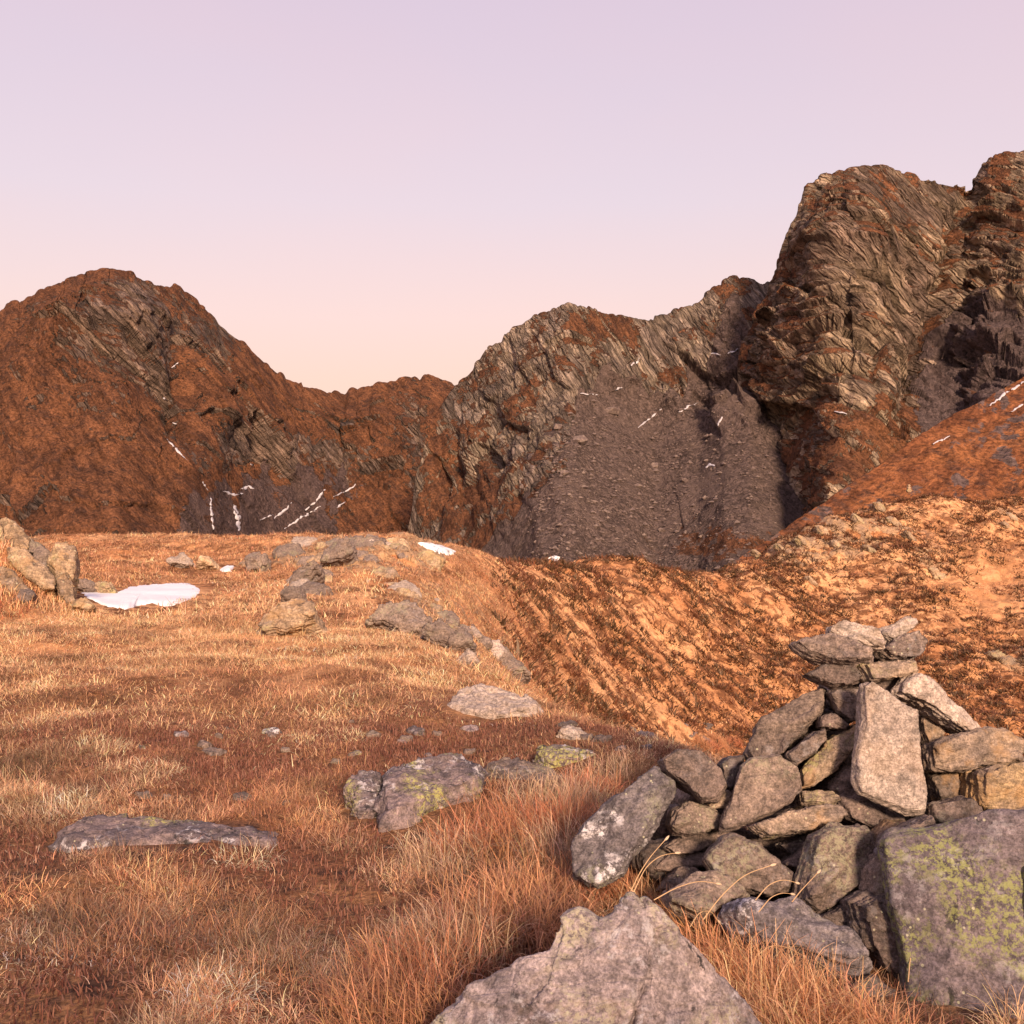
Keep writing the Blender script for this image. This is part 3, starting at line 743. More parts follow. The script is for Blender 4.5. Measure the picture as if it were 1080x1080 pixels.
cs('tall narrow stone squeezed against the left side of the green boulder', [(675, 712), (718, 690), (770, 680), (778, 720), (792, 770), (800, 905), (765, 885), (700, 812)], 3.84, gx=.2, gy=.25, th=.26, mat=M_DARK)
cs('small stone sitting on top of the tall narrow stone by the green boulder', [(712, 690), (722, 640), (748, 604), (768, 640), (776, 692), (748, 718)], 3.92, gx=.2, gy=.25, th=.22, mat=M_GREY)
cs('flat rock streaked with white lichen on the grass before the cairn', [(378, 747), (420, 722), (470, 711), (532, 714), (622, 770), (692, 820), (734, 866), (702, 892), (640, 882), (560, 842), (480, 832), (410, 792)], 3.80, gx=.1, gy=.9, th=.26, mat=M_WHITE, f=.8)
cs('low rock behind the white streaked rock, grass at its foot', [(262, 702), (330, 664), (382, 669), (452, 704), (402, 747), (330, 762), (268, 737)], 4.0, gx=-.1, gy=.9, th=.24, mat=M_GREY)
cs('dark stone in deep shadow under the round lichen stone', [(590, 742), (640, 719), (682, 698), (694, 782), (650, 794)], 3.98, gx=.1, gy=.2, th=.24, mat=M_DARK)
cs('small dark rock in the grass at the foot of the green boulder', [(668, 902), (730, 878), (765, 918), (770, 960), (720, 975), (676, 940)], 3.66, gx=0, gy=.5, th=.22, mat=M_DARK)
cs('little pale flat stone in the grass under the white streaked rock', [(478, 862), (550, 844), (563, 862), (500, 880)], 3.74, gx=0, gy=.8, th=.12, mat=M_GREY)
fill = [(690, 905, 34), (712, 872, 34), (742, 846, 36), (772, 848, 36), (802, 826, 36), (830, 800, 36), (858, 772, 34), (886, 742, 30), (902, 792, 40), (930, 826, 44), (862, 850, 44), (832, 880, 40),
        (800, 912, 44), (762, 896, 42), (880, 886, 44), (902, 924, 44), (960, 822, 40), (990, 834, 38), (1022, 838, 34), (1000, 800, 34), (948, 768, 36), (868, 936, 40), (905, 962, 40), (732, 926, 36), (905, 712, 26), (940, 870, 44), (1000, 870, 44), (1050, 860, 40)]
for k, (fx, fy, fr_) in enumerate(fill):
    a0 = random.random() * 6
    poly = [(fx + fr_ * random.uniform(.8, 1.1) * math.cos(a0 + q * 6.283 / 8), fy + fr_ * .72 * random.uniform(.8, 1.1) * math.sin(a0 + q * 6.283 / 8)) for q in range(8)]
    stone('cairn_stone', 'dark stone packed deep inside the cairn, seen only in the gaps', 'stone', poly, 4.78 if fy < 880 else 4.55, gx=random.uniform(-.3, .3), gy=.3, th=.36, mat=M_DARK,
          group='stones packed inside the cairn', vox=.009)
# --- the two boulders at the right edge and the one in front
stone('boulder', 'huge squarish boulder with yellow green lichen at the right of the cairn', 'boulder',
      C((752, 582), (775, 558), (830, 552), (900, 534), (985, 512), (1090, 506), (1200, 540), (1235, 640), (1215, 1060), (1000, 1090), (815, 1060), (800, 880), (775, 720)), 3.72, gx=-.12, gy=.42, th=.62, mat=M_BOULDER, f=.95, b=.8, rough=.42, vox=.0075, ff=.10, ground_mask=True)
stone('boulder', 'mauve boulder cut by the right edge of the photo beside the green boulder', 'boulder',
      C((1052, 720), (1066, 640), (1110, 590), (1250, 580), (1330, 720), (1330, 960), (1085, 950), (1064, 820)), 3.66, gx=.1, gy=.35, th=.40, mat=M_BOULDER, f=.9, rough=.6, vox=.008, ff=.15)
def prism(poly, Y, gx, gy, th, f, b, seed):
    rs = np.random.default_rng(seed)
    A = sum(poly[i][0] * poly[(i + 1) % len(poly)][1] - poly[(i + 1) % len(poly)][0] * poly[i][1] for i in range(len(poly)))
    if A < 0: poly = poly[::-1]
    cx = sum(p[0] for p in poly) / len(poly); cy = sum(p[1] for p in poly) / len(poly)
    M = np.array([P(px, py, Y + gx * (px - cx) / F * Y - gy * (py - cy) / F * Y) for px, py in poly])
    c = M.mean(0); n = np.array([gx, -1, gy]); n /= np.linalg.norm(n); k = len(M)
    V = np.concatenate([c + (M - c) * f + n * th * .15, M, c + (M - c) * b - n * th * .85, [c + n * th * .18], [c - n * th * .9]])
    fc = []
    for i in range(k):
        j = (i + 1) % k
        fc += [(i, k + i, k + j, j), (k + i, 2 * k + i, 2 * k + j, k + j), (3 * k, i, j), (3 * k + 1, 2 * k + j, 2 * k + i)]
    return V, fc
def front_boulder():
    # two split faces meet in a crest that runs from the summit down towards the camera
    left = [(444, 1086), (500, 1042), (548, 1018), (580, 1003), (596, 970), (614, 961), (636, 976), (652, 966), (672, 944), (690, 966), (684, 1030), (664, 1090), (650, 1190), (430, 1190)]
    right = [(672, 946), (694, 966), (735, 1010), (770, 1048), (806, 1090), (838, 1190), (640, 1190), (655, 1095), (676, 1030)]
    V1, f1 = prism(left, 3.18, -.22, .62, .36, .95, .9, 1)
    V2, f2 = prism(right, 3.17, .55, .50, .36, .96, .8, 2)
    V = np.concatenate([V1, V2]); Fc = f1 + [tuple(i + len(V1) for i in q) for q in f2]
    o, co = remesh_rock('boulder', V, Fc, .0065, .8, (.3, -.5, .8), 4.2, M_FRONT, .8, 1.2)
    tag(o, 'pale pointed boulder in the grass at the bottom edge, in front of the cairn', 'boulder')
    STONE_FOOT.append((co[:, 0].mean(), 3.15, .40, .30))
front_boulder()

# --- rocks lying in the meadow
def lay_rock(label, poly, mat=M_MEADOW, name='rock', cat='rock', th=None, gy=1.6, group=None, rough=1.0, sink=.16, vox=None, gx=0, b=.9, f=.8, jag=2.6):
    bx = sum(p[0] for p in poly) / len(poly); by = max(p[1] for p in poly)
    ty = min(p[1] for p in poly)
    g = ground_at(bx, by - .25 * (by - ty))
    if g is None: return None
    wpx = max(p[0] for p in poly) - min(p[0] for p in poly)
    wm = wpx / F * g.y
    o = stone(name, label, cat, poly, g.y + .12 * wm, gx=gx, gy=gy, th=th or wm * .35, mat=mat, f=f, b=b, rough=rough, group=group, ground_mask=g.y < 40, vox=vox, jag=jag)
    o.location.z -= sink * (by - ty) / F * g.y
    return o

lay_rock('long low dark rock with a bright yellow lichen patch, left in the near meadow', [(48, 892), (62, 876), (84, 866), (120, 864), (180, 866), (232, 866), (290, 876), (296, 888), (240, 894), (180, 896), (100, 897)], gy=3.0, th=.12, sink=.1)
lay_rock('dark rock split by a black cleft, left half of the pair in mid meadow', [(362, 830), (370, 816), (398, 812), (402, 840), (396, 866), (378, 868)], gy=1.2, th=.2, sink=.1)
lay_rock('dark humped rock with lichen, the largest in the middle of the meadow', [(398, 866), (400, 836), (404, 812), (440, 800), (480, 796), (512, 806), (508, 826), (470, 838), (430, 858)], gy=2.2, th=.16, sink=.1)
lay_rock('flat pale rock directly right of the dark humped rock', [(508, 812), (530, 798), (570, 804), (602, 818), (596, 828), (540, 826)], gy=3.0, th=.12, mat=M_GREY)
lay_rock('pale grey whaleback rock in the grass above the dark humped rock', [(466, 748), (480, 732), (505, 723), (540, 728), (570, 738), (574, 754), (530, 762), (490, 758)], mat=M_TAN, gy=2.2, th=.25, sink=.15)
lay_rock('flat grey slab half sunk between the whaleback rock and the cairn', [(560, 800), (580, 790), (612, 790), (632, 800), (610, 808), (576, 808)], gy=2.4)
lay_rock('small pale rock at the right of the whaleback rock', [(586, 774), (598, 764), (614, 766), (626, 778), (606, 782)], mat=M_TAN, gy=1.6)
lay_rock('lichen covered boulder below the hump, left of the ribbed rocks', [(270, 668), (278, 654), (296, 647), (320, 646), (338, 654), (341, 664), (326, 670), (298, 676), (280, 676)], mat=M_CRAG, gy=1.0, th=.8)
lay_rock('broad grey slab outcrop on the near side of the hump', [(384, 660), (398, 648), (430, 644), (454, 650), (462, 668), (446, 676), (410, 664)], mat=M_GREY, gy=1.0, th=.9)
lay_rock('long slab sloping to the right below the broad slab outcrop', [(444, 672), (462, 664), (490, 676), (504, 690), (480, 690), (456, 682)], mat=M_GREY, gy=1.0, th=.8)
lay_rock('sharp triangular pale rock at the low end of the outcrop', [(480, 704), (486, 692), (494, 688), (504, 698), (508, 706)], mat=M_TAN, gy=.6, th=.5)
lay_rock('grey blocky rock beside the triangular pale rock', [(508, 704), (514, 686), (526, 676), (536, 684), (548, 700), (562, 710), (530, 712)], mat=M_GREY, gy=.9, th=.7)
lay_rock('grey upright crag on the left shoulder of the hump', [(266, 606), (264, 592), (270, 584), (284, 586), (288, 600), (280, 610)], mat=M_GREY, gy=.5, th=1.2)
lay_rock('dark jagged crag crowning the middle of the hump', [(338, 600), (344, 586), (356, 578), (372, 578), (378, 590), (366, 600)], mat=M_GREY, gy=.5, th=1.4)
lay_rock('narrow rib of grey rock running down from the crowning crag', [(306, 618), (318, 606), (336, 598), (342, 606), (326, 616), (312, 626)], mat=M_GREY, gy=.7, th=1.0)
lay_rock('low rock below the narrow rib on the hump', [(296, 640), (304, 628), (322, 630), (326, 640), (310, 644)], mat=M_GREY, gy=.8, th=.9)
lay_rock('pale rock on the flat ground behind the big snow patch', [(180, 598), (186, 589), (198, 587), (208, 598), (200, 601)], mat=M_TAN, gy=.5, th=.9)
lay_rock('brown rock right of the pale rock behind the big snow patch', [(210, 600), (216, 591), (226, 592), (232, 602)], mat=M_CRAG, gy=.5, th=.9)
lay_rock('grey rock at the left tip of the big snow patch', [(82, 624), (86, 616), (98, 614), (106, 620), (100, 628)], mat=M_GREY, gy=.6, th=.7)
lay_rock('brown rock on the far rim of the big snow patch', [(100, 626), (108, 618), (122, 620), (126, 628), (112, 630)], mat=M_CRAG, gy=.6, th=.7)
lay_rock('low rough rock slab at the far right, half way up the sunlit hill', [(1038, 680), (1050, 676), (1080, 694), (1100, 712), (1084, 712), (1056, 700)], mat=M_CRAG, gy=1.4, th=1.0, sink=.3)
# left outcrop: several ribs
GO = 'blocks of the sunlit outcrop at the left edge'
for lab, pl, Yo, mt in [
    ('tall sunlit block of the left outcrop, touching the photo edge', [(-40, 645), (-46, 560), (-20, 546), (-2, 551), (10, 560), (12, 600), (0, 640)], 15.2, 1),
    ('slab behind the tall block of the left outcrop, its top sloping down to the right', [(-4, 556), (8, 553), (20, 563), (34, 576), (36, 594), (16, 590), (2, 580)], 15.6, 1),
    ('upper slanting rib of the left outcrop, below the sloping slab', [(6, 580), (18, 582), (40, 600), (58, 616), (62, 634), (50, 630), (28, 612), (10, 596)], 15.0, 1),
    ('lower slanting rib of the left outcrop, half sunk in grass', [(-6, 604), (8, 604), (26, 620), (38, 636), (34, 646), (14, 636), (-4, 622)], 14.5, 1),
    ('brown stepped block between the slab and the square block of the left outcrop', [(30, 580), (40, 578), (54, 590), (62, 606), (58, 614), (40, 600)], 15.5, 0),
    ('squared pale block at the right end of the left outcrop', [(50, 592), (57, 579), (72, 577), (82, 584), (81, 606), (76, 630), (66, 624), (58, 606)], 15.3, 1),
    ('thin upright slab under the squared pale block of the left outcrop', [(60, 612), (70, 606), (78, 622), (82, 640), (72, 643), (64, 632)], 14.8, 1),
    ('pointed stone standing on the left outcrop', [(31, 580), (34, 570), (38, 577), (40, 588), (30, 588)], 15.4, 0),
    ('low grey block in the grass at the foot of the left outcrop', [(16, 640), (22, 628), (34, 626), (40, 638), (30, 645)], 14.3, 2),
    ('small yellow block at the right foot of the left outcrop', [(76, 644), (79, 635), (92, 633), (101, 642), (94, 648)], 14.4, 1)]:
    sm = 'small' in lab or 'pointed' in lab or 'thin' in lab
    stone('outcrop_block', lab, 'rock', pl, Yo, gx=.35, gy=.5, th=.35 if sm else .75, mat=(M_GREY, M_CRAG, M_DARK)[mt], f=.86, b=.85, rough=.75, jag=2.6, group=GO)

for k in range(84):
    u = random.random()
    (ax, ay), (bx, by) = random.choice([((270, 592), (400, 582)), ((300, 636), (345, 600)), ((400, 606), (470, 640)), ((455, 640), (545, 706)), ((395, 572), (470, 590)), ((300, 575), (400, 570))])
    px = ax + (bx - ax) * u + random.uniform(-10, 10); py = ay + (by - ay) * u + random.uniform(-5, 5)
    L = random.uniform(4, 9) if random.random() < .5 else random.uniform(9, 22); a0 = random.random() * 6
    pl = [(px + L * random.uniform(.7, 1.15) * math.cos(a0 + q * .8976), py + L * .55 * random.uniform(.7, 1.2) * math.sin(a0 + q * .8976)) for q in range(7)]
    lay_rock('angular rock breaking through the grass of the hump', pl, random.choice([M_CRAG, M_GREY, M_CRAG, M_TAN]), 'hump_rock', 'rock', gy=1.1, sink=.28, group='rocks breaking through the hump', vox=.03, rough=1.1)

# rock fins on the sunlit hill: each found on the slope and laid along it
GF = 'rock fins poking from the sunlit hill'
fins = [(848, 572, 26, 'longest pale fin below the left brow of the sunlit hill'), (868, 560, 22, 'fin next above the longest pale fin on the sunlit hill'), (884, 575, 20, 'fin among dark clumps right of the longest pale fin'),
        (906, 548, 22, 'pale fin under the summit of the sunlit hill, left side'), (930, 536, 24, 'pale fin nearest the summit of the sunlit hill'), (944, 552, 24, 'broad fin in the middle below the hill summit'),
        (960, 565, 20, 'fin right of the broad middle fin'), (918, 580, 20, 'fin in the lower row under the hill summit'), (990, 606, 26, 'isolated slab beside the smooth patch of the sunlit hill'),
        (1068, 545, 18, 'block at the right edge just under the crest'), (800, 584, 18, 'grey block in the notch at the low point of the crest'), (824, 578, 18, 'second grey block on the crest, between notch and brow'),
        (856, 612, 18, 'fin half way down the left part of the sunlit hill'), (1060, 553, 14, 'smaller block just left of the edge block under the crest')]
for fx, fy, L, lab in fins:
    L *= .8; fy += 2
    pl = [(fx - L * .5, fy - L * .42), (fx - L * .25, fy - L * .46), (fx + L * .2, fy - L * .05), (fx + L * .5, fy + L * .36), (fx + L * .2, fy + L * .36), (fx - L * .2, fy + L * .08)]
    g = ground_at(fx, fy)
    if g: stone('rock_fin', lab, 'rock', pl, g.y + .1, gx=.3, gy=.6, th=.7, mat=M_CRAG, f=.7, b=.9, rough=1.0, jag=2.6, group=GF, vox=.05)
# small ridge cairn
g = ground_at(959, 520)
if g:
    yb = g.y
    r0 = bpy.data.objects.new('ridge_cairn', None); COL.objects.link(r0); r0.location = P(958.5, 518, yb)
    tag(r0, 'tiny stone cairn standing on the summit of the sunlit hill', 'cairn')
    for k, (py, rr) in enumerate([(517.5, 3.2), (514.5, 2.4), (512.0, 1.5)]):
        pl = [(958.5 + rr * math.cos(q * 1.047 + k), py + rr * .75 * math.sin(q * 1.047 + k)) for q in range(6)]
        s = stone('stone', 'x', 'x', pl, yb, 0, 0, .4, M_CRAG, vox=.03)
        del s['label']; del s['category']
        s.location = np.array(s.location) - np.array(r0.location); s.parent = r0

# pebbles in the bare patches
def pebble_field(n, box, smin, smax, label, group):
    for k in range(n):
        px = random.uniform(box[0], box[2]); py = random.uniform(box[1], box[3])
        L = random.uniform(smin, smax) * (py - 540) / 240
        a0 = random.random() * 6
        pl = [(px + L * random.uniform(.55, 1.25) * math.cos(a0 + q * 1.047), py + L * .34 * random.uniform(.5, 1.25) * math.sin(a0 + q * 1.047)) for q in range(6)]
        lay_rock(label, pl, random.choice([M_MEADOW, M_GREY, M_DARK, M_MEADOW]), 'flat_stone', 'stone', gy=2.6, th=.05 + L * .003, group=group, vox=.008, rough=1.5, jag=2.0, sink=.4)
pebble_field(9, (90, 768, 300, 806), 4, 13, 'small flat stone in the bare dark patch of the left meadow', 'flat stones in the left bare patch')
pebble_field(12, (350, 758, 500, 808), 4, 14, 'small flat stone in the stony patch behind the dark humped rock', 'flat stones behind the humped rock')
pebble_field(14, (560, 762, 745, 806), 4, 15, 'small flat stone in the stony strip between the whaleback rock and the cairn', 'flat stones in the strip left of the cairn')
pebble_field(4, (150, 815, 330, 850), 4, 12, 'small flat stone in the heather above the long low rock', 'flat stones above the long low rock')

# ================================================================ SNOW
def snow_mat(nm, ca, cb):
    t = NT(nm); tc = t.n('ShaderNodeTexCoord').outputs['Object']
    n = t.noise(tc, 3, 6, .7); n2 = t.noise(tc, .9, 4, .6)
    col = t.mix(t.rng(n2, .35, .65), ca, cb)
    col = t.mix(t.rng(t.noise(tc, 9, 5, .7), .60, .70, 0, .5), col, (.36, .27, .22))
    return t.finish(col, .6, n, .3, .03, .3)
M_SNOW = snow_mat('old_snow', (.86, .86, .89), (.74, .73, .78)); M_SNOW2 = snow_mat('thin_mountain_snow', (.56, .54, .58), (.40, .37, .40))
def inter(poly, n):
    pts = np.array(poly + [poly[0]], float)
    d = np.r_[0, np.cumsum(np.hypot(*np.diff(pts, axis=0).T))]
    s = np.linspace(0, d[-1], n, endpoint=False)
    return np.stack([np.interp(s, d, pts[:, 0]), np.interp(s, d, pts[:, 1])], -1)
def snow_ground(label, poly, thick=.05, group=None):
    ring = inter(poly, 110); c = ring.mean(0); V = []
    ring = ring + 1.0 * np.stack([2 * fbm(xyz(ring[:, 0] / 5., ring[:, 1] / 3.), 3), 1.0 * fbm(xyz(ring[:, 1] / 3., 7, ring[:, 0] / 5.), 3)], -1)
    rads = [1, .97, .92, .82, .7, .55, .35, .15]
    for r in rads:
        for q in c + (ring - c) * r:
            h = ground_at(*q)
            z = base_h(h.x, h.y) if False else h.z
            V.append((h.x, h.y, z + (-.05 if r == 1 else thick * (1 - r ** 4) + .004)))
    n = len(ring); fc = []
    for a in range(len(rads) - 1):
        for i in range(n): fc.append((a * n + i, a * n + (i + 1) % n, (a + 1) * n + (i + 1) % n, (a + 1) * n + i))
    V = np.array(V)
    A_ = np.c_[V[:, :2], np.ones(len(V))]; zp = A_ @ np.linalg.lstsq(A_, V[:, 2], rcond=None)[0]
    k_ = 3 * n; V[k_:, 2] = .6 * V[k_:, 2] + .4 * zp[k_:]
    V = np.vstack([V, V[-n:].mean(0)]); fc2 = [((len(rads) - 1) * n + i, (len(rads) - 1) * n + (i + 1) % n, len(V) - 1) for i in range(n)]
    m = bpy.data.meshes.new('snow_patch'); m.from_pydata([tuple(v) for v in V], [], fc + fc2); m.update()
    for p in m.polygons: p.use_smooth = True
    o = link('snow_patch', m, M_SNOW); tag(o, label, 'snow', group)
    STONE_FOOT.append((V[:, 0].mean(), V[:, 1].mean(), np.ptp(V[:, 0]) * .47, np.ptp(V[:, 1]) * .47))
snow_ground('large white snow patch lying in the hollow of the left meadow', [(82, 625), (96, 627), (110, 629), (124, 625), (138, 619), (160, 617), (185, 615), (202, 615), (213, 622), (208, 629), (196, 635), (178, 640), (160, 637), (146, 639), (134, 643), (112, 640), (96, 633)], .06)
snow_ground('thin snow strip on the crest of the hump, above its right flank', [(440, 573), (450, 573), (468, 577), (482, 582), (478, 586), (462, 584), (450, 579)], .12)
snow_ground('tiny snow scrap at the left foot of the hump crag', [(232, 601), (240, 597), (248, 598), (244, 603), (236, 604)], .06)
snow_ground('small snow scrap on the crest right of the hump', [(576, 588), (586, 583), (600, 585), (602, 589), (590, 592), (580, 592)], .3)

GS = 'snow streaks on the mountains'
def streak(label, line, wpx):
    line = np.array(line, float); n = max(4, int(np.hypot(*np.diff(line, axis=0).T).sum() / 1.2))
    d = np.r_[0, np.cumsum(np.hypot(*np.diff(line, axis=0).T))]; s = np.linspace(0, d[-1], n)
    cx = np.interp(s, d, line[:, 0]); cy = np.interp(s, d, line[:, 1])
    cx = cx + 1.6 * perlin(xyz(s / 5., cy[0], 1.1)); cy = cy + 1.6 * perlin(xyz(s / 5., cx[0], 9.1))
    tx = np.gradient(cx); ty = np.gradient(cy); L = np.hypot(tx, ty); tx, ty = tx / L, ty / L
    gate = sstep(-.42, -.1, perlin(xyz(s / 5., cx[0] * 1.37, 2.2)) + .5 * perlin(xyz(s / 2., cx[0], 4.4)))
    wd = .68 * wpx * (.35 + .65 * np.sin(np.linspace(.15, 3.0, n))) * (1 + .9 * perlin(xyz(s / 3.3, cx[0]))) * gate
    V = []; nrm = []
    for k in range(n):
        for u in (-1, -.4, .4, 1):
            r = mountain_at(cx[k] - ty[k] * u * wd[k] / 2, cy[k] + tx[k] * u * wd[k] / 2)
            if r is None: return
            toeye = (EYE - r[0]).normalized()
            lift = 1.6 if abs(u) < .9 else -.4
            V.append(tuple(r[0] + toeye * lift))
    fc = grid_faces(n, 4).tolist()
    m = bpy.data.meshes.new('snow_streak'); m.from_pydata(V, [], fc); m.update()
    for p in m.polygons: p.use_smooth = True
    o = link('snow_streak', m, M_SNOW2); tag(o, label, 'snow', GS)
for lab, ln, wd in [
    ('longest snow streak slanting through the gully of the left peak', [(176, 463), (184, 472), (199, 487)], 3.6),
    ('snow dot high in the left peak gully, second from the top', [(172, 420), (180, 423)], 4.),
    ('uppermost snow streak in the gully of the left peak', [(181, 388), (188, 382)], 3.),
    ('snow dot halfway down the left peak gully', [(182, 446), (188, 447)], 4.),
    ('short vertical snow streak below the left gully, above the meadow rim', [(214, 508), (219, 517)], 4.),
    ('narrow vertical snow streak touching the meadow rim below the left gully', [(222, 525), (223, 540), (225, 558)], 4.5),
    ('wide broken vertical snow streak left of centre at the cirque bottom', [(246, 532), (251, 545), (252, 560)], 8.),
    ('horizontal snow streak at the head of the cirque floor', [(233, 517), (246, 522), (256, 521)], 4.),
    ('snow streak joining the right end of the horizontal one', [(254, 516), (262, 513), (268, 515)], 4.),
    ('snow streak slanting in the middle of the cirque scree', [(289, 547), (300, 538), (308, 530)], 4.),
    ('curved snow streak in the right part of the cirque scree', [(322, 538), (334, 528), (343, 516)], 4.4),
    ('longest snow streak of the cirque scree, lowest on the right', [(300, 558), (318, 546), (338, 534)], 4.),
    ('upper right snow streak beside the edge of the cirque scree', [(352, 524), (366, 518), (376, 511)], 3.6),
    ('short snow streak below the upper right one in the cirque', [(354, 536), (364, 529)], 3.4),
    ('small snow scrap at the left of the middle cirque streak', [(274, 549), (288, 543)], 3.4),
    ('snow dot above the cirque floor', [(264, 489), (268, 493)], 4.),
    ('line of snow under the middle peak, left end', [(612, 415), (630, 416)], 3.),
    ('snow streak right of the line under the middle peak', [(644, 413), (658, 408)], 3.6),
    ('snow streak high on the middle peak wall', [(666, 386), (675, 378)], 3.8),
    ('long diagonal snow streak on the scree below the middle peak', [(673, 451), (685, 442), (698, 431)], 3.2),
    ('shorter diagonal snow streak right of the long one on the scree', [(716, 435), (726, 429), (737, 424)], 3.),
    ('small upright snow streak on the upper scree near the cliff', [(757, 449), (762, 439)], 4.2),
    ('snow scrap low on the scree near the cliff foot', [(744, 493), (750, 489), (754, 492)], 4.4),
    ('snow streak right below the small notch beside the cliff', [(768, 373), (778, 368)], 3.6),
    ('short snow line left of the streak below the notch', [(750, 373), (760, 374)], 2.6),
    ('longest snow streak at the top of the right hillside', [(1044, 428), (1060, 415), (1082, 402)], 4.2),
    ('second snow streak below the longest on the right hillside', [(1066, 434), (1084, 424)], 3.4),
    ('snow streak low on the right hillside', [(984, 468), (1002, 460)], 3.2),
    ('snow dot on the face of the tall cliff', [(906, 337), (911, 335)], 3.2),
    ('snow dot at the foot of the tall cliff', [(880, 434), (893, 436)], 3.)]:
    streak(lab, ln, wd)

# boulders and rubble on the scree
def scree_boulder(label, px, py, r, k):
    hit = mountain_at(px, py)
    if not hit: return
    c = hit[0]; s = r / F * c.y
    rs = np.random.default_rng(k)
    pts = rs.normal(size=(16, 3)); pts /= np.linalg.norm(pts, axis=1)[:, None]
    pts = pts * np.array([1.2, .9, .75]) * s * rs.uniform(.8, 1.1, (16, 1))
    import bmesh
    bm = bmesh.new()
    for p in pts: bm.verts.new(tuple(p))
    bmesh.ops.convex_hull(bm, input=bm.verts)
    bmesh.ops.delete(bm, geom=[v for v in bm.verts if not v.link_faces], context='VERTS')
    m = bpy.data.meshes.new('boulder'); bm.to_mesh(m); bm.free()
    o = link('boulder', m, M_SCREEROCK); o.location = c + Vector((0, -.2 * s, .25 * s)); tag(o, label, 'boulder', 'boulders on the mountain scree')
def scree_mat():
    t = NT('scree_rock'); tc = t.n('ShaderNodeTexCoord').outputs['Object']
    n = t.noise(tc, .4, 5, .65); n2 = t.noise(tc, 1.6, 4, .7)
    col = t.mix(t.rng(n, .4, .6), (.22, .165, .14), (.13, .095, .09))
    return t.finish(t.value(col, t.rng(n2, .3, .7, .6, 1.3)), .95, n2, .6, .6, .1)
M_SCREEROCK = scree_mat()
for k, (lab, px, py, r) in enumerate([('largest pale boulder lying under the middle peak wall', 646, 436, 8), ('big grey boulder on the upper left of the scree', 611, 466, 9), ('squat boulder left of the big grey one on the scree', 588, 452, 6),
        ('boulder at the left edge of the scree, low down', 596, 500, 5), ('lone boulder in the middle of the scree', 690, 492, 4.5), ('boulder low in the scree above the meadow crest', 640, 540, 5),
        ('small boulder on the right side of the scree', 722, 508, 4), ('boulder just above the crest notch on the scree', 700, 560, 5)]):
    scree_boulder(lab, px, py, r, k)
# countless rubble
def rubble():
    oct_v = np.array([(1, 0, 0), (-1, 0, 0), (0, 1, 0), (0, -1, 0), (0, 0, 1), (0, 0, -1)], float)
    oct_f = np.array([(0, 2, 4), (2, 1, 4), (1, 3, 4), (3, 0, 4), (2, 0, 5), (1, 2, 5), (3, 1, 5), (0, 3, 5)])
    V = []; Fc = []; n = 0
    poly = np.array([(560, 600), (556, 540), (575, 470), (615, 415), (700, 410), (770, 400), (810, 480), (820, 560), (760, 600)])
    for k in range(3900):
        px = rng.uniform(545, 825); py = rng.uniform(400, 600)
        if not inside(np.array([px]), np.array([py]), poly)[0]: continue
        if rng.random() > .35 + .65 * math.exp(-((px - 620) / 80) ** 2 - ((py - 520) / 70) ** 2): continue
        r = mountain_at(px, py)
        if not r: continue
        s = min(3.2, .8 * (1 + rng.pareto(2.6))) * np.array([1.15, .8, .6])
        a = rng.uniform(0, 6.28); R = np.array([[math.cos(a), -math.sin(a), 0], [math.sin(a), math.cos(a), 0], [0, 0, 1]])
        V.append((oct_v * s * rng.uniform(.6, 1.2, (6, 3))) @ R.T + np.array(r[0]) + np.array([0, -.3, .3])); Fc.append(oct_f + n); n += 6
    m = mk_mesh('scree_rubble', np.vstack(V), np.vstack(Fc), False)
    o = link('scree_rubble', m, M_SCREEROCK)
    tag(o, 'grey rubble strewn over the scree slope below the middle peak', 'rubble', kind='stuff')
rubble()

# ================================================================ GRASS
def grass_mat():
    t = NT('dry_grass')
    c = t.attr('tint', 'Color')
    d = t.n('ShaderNodeBsdfDiffuse'); t.l(c, d.inputs[0])
    tr = t.n('ShaderNodeBsdfTranslucent'); t.l(c, tr.inputs[0])
    g = t.n('ShaderNodeBsdfGlossy'); g.inputs['Roughness'].default_value = .55; g.inputs[0].default_value = (.9, .8, .7, 1)
    mx = t.n('ShaderNodeMixShader'); mx.inputs[0].default_value = .28
    t.l(d.outputs[0], mx.inputs[1]); t.l(tr.outputs[0], mx.inputs[2])
    m2 = t.n('ShaderNodeMixShader'); m2.inputs[0].default_value = .035
    t.l(mx.outputs[0], m2.inputs[1]); t.l(g.outputs[0], m2.inputs[2])
    t.l(m2.outputs[0], t.out.inputs[0])
    return t.m
M_GRASS = grass_mat()
STRAW = np.array([.72, .49, .32]); ORANGE = np.array([.73, .37, .19]); RUST = np.array([.56, .235, .125]); BROWN = np.array([.16, .070, .038]); OLIVE = np.array([.22, .15, .06]); GOLD = np.array([.82, .48, .26]); PALE = np.array([.60, .45, .32])

def keep_clear(x, y, m=1.0):
    ok = np.ones(x.shape, bool)
    for cx, cy, rx, ry in STONE_FOOT:
        ok &= ((x - cx) / (rx * 1.04 + .01)) ** 2 + ((y - cy + .1 * ry) / (ry * 1.15 + .04)) ** 2 > 1
    return ok

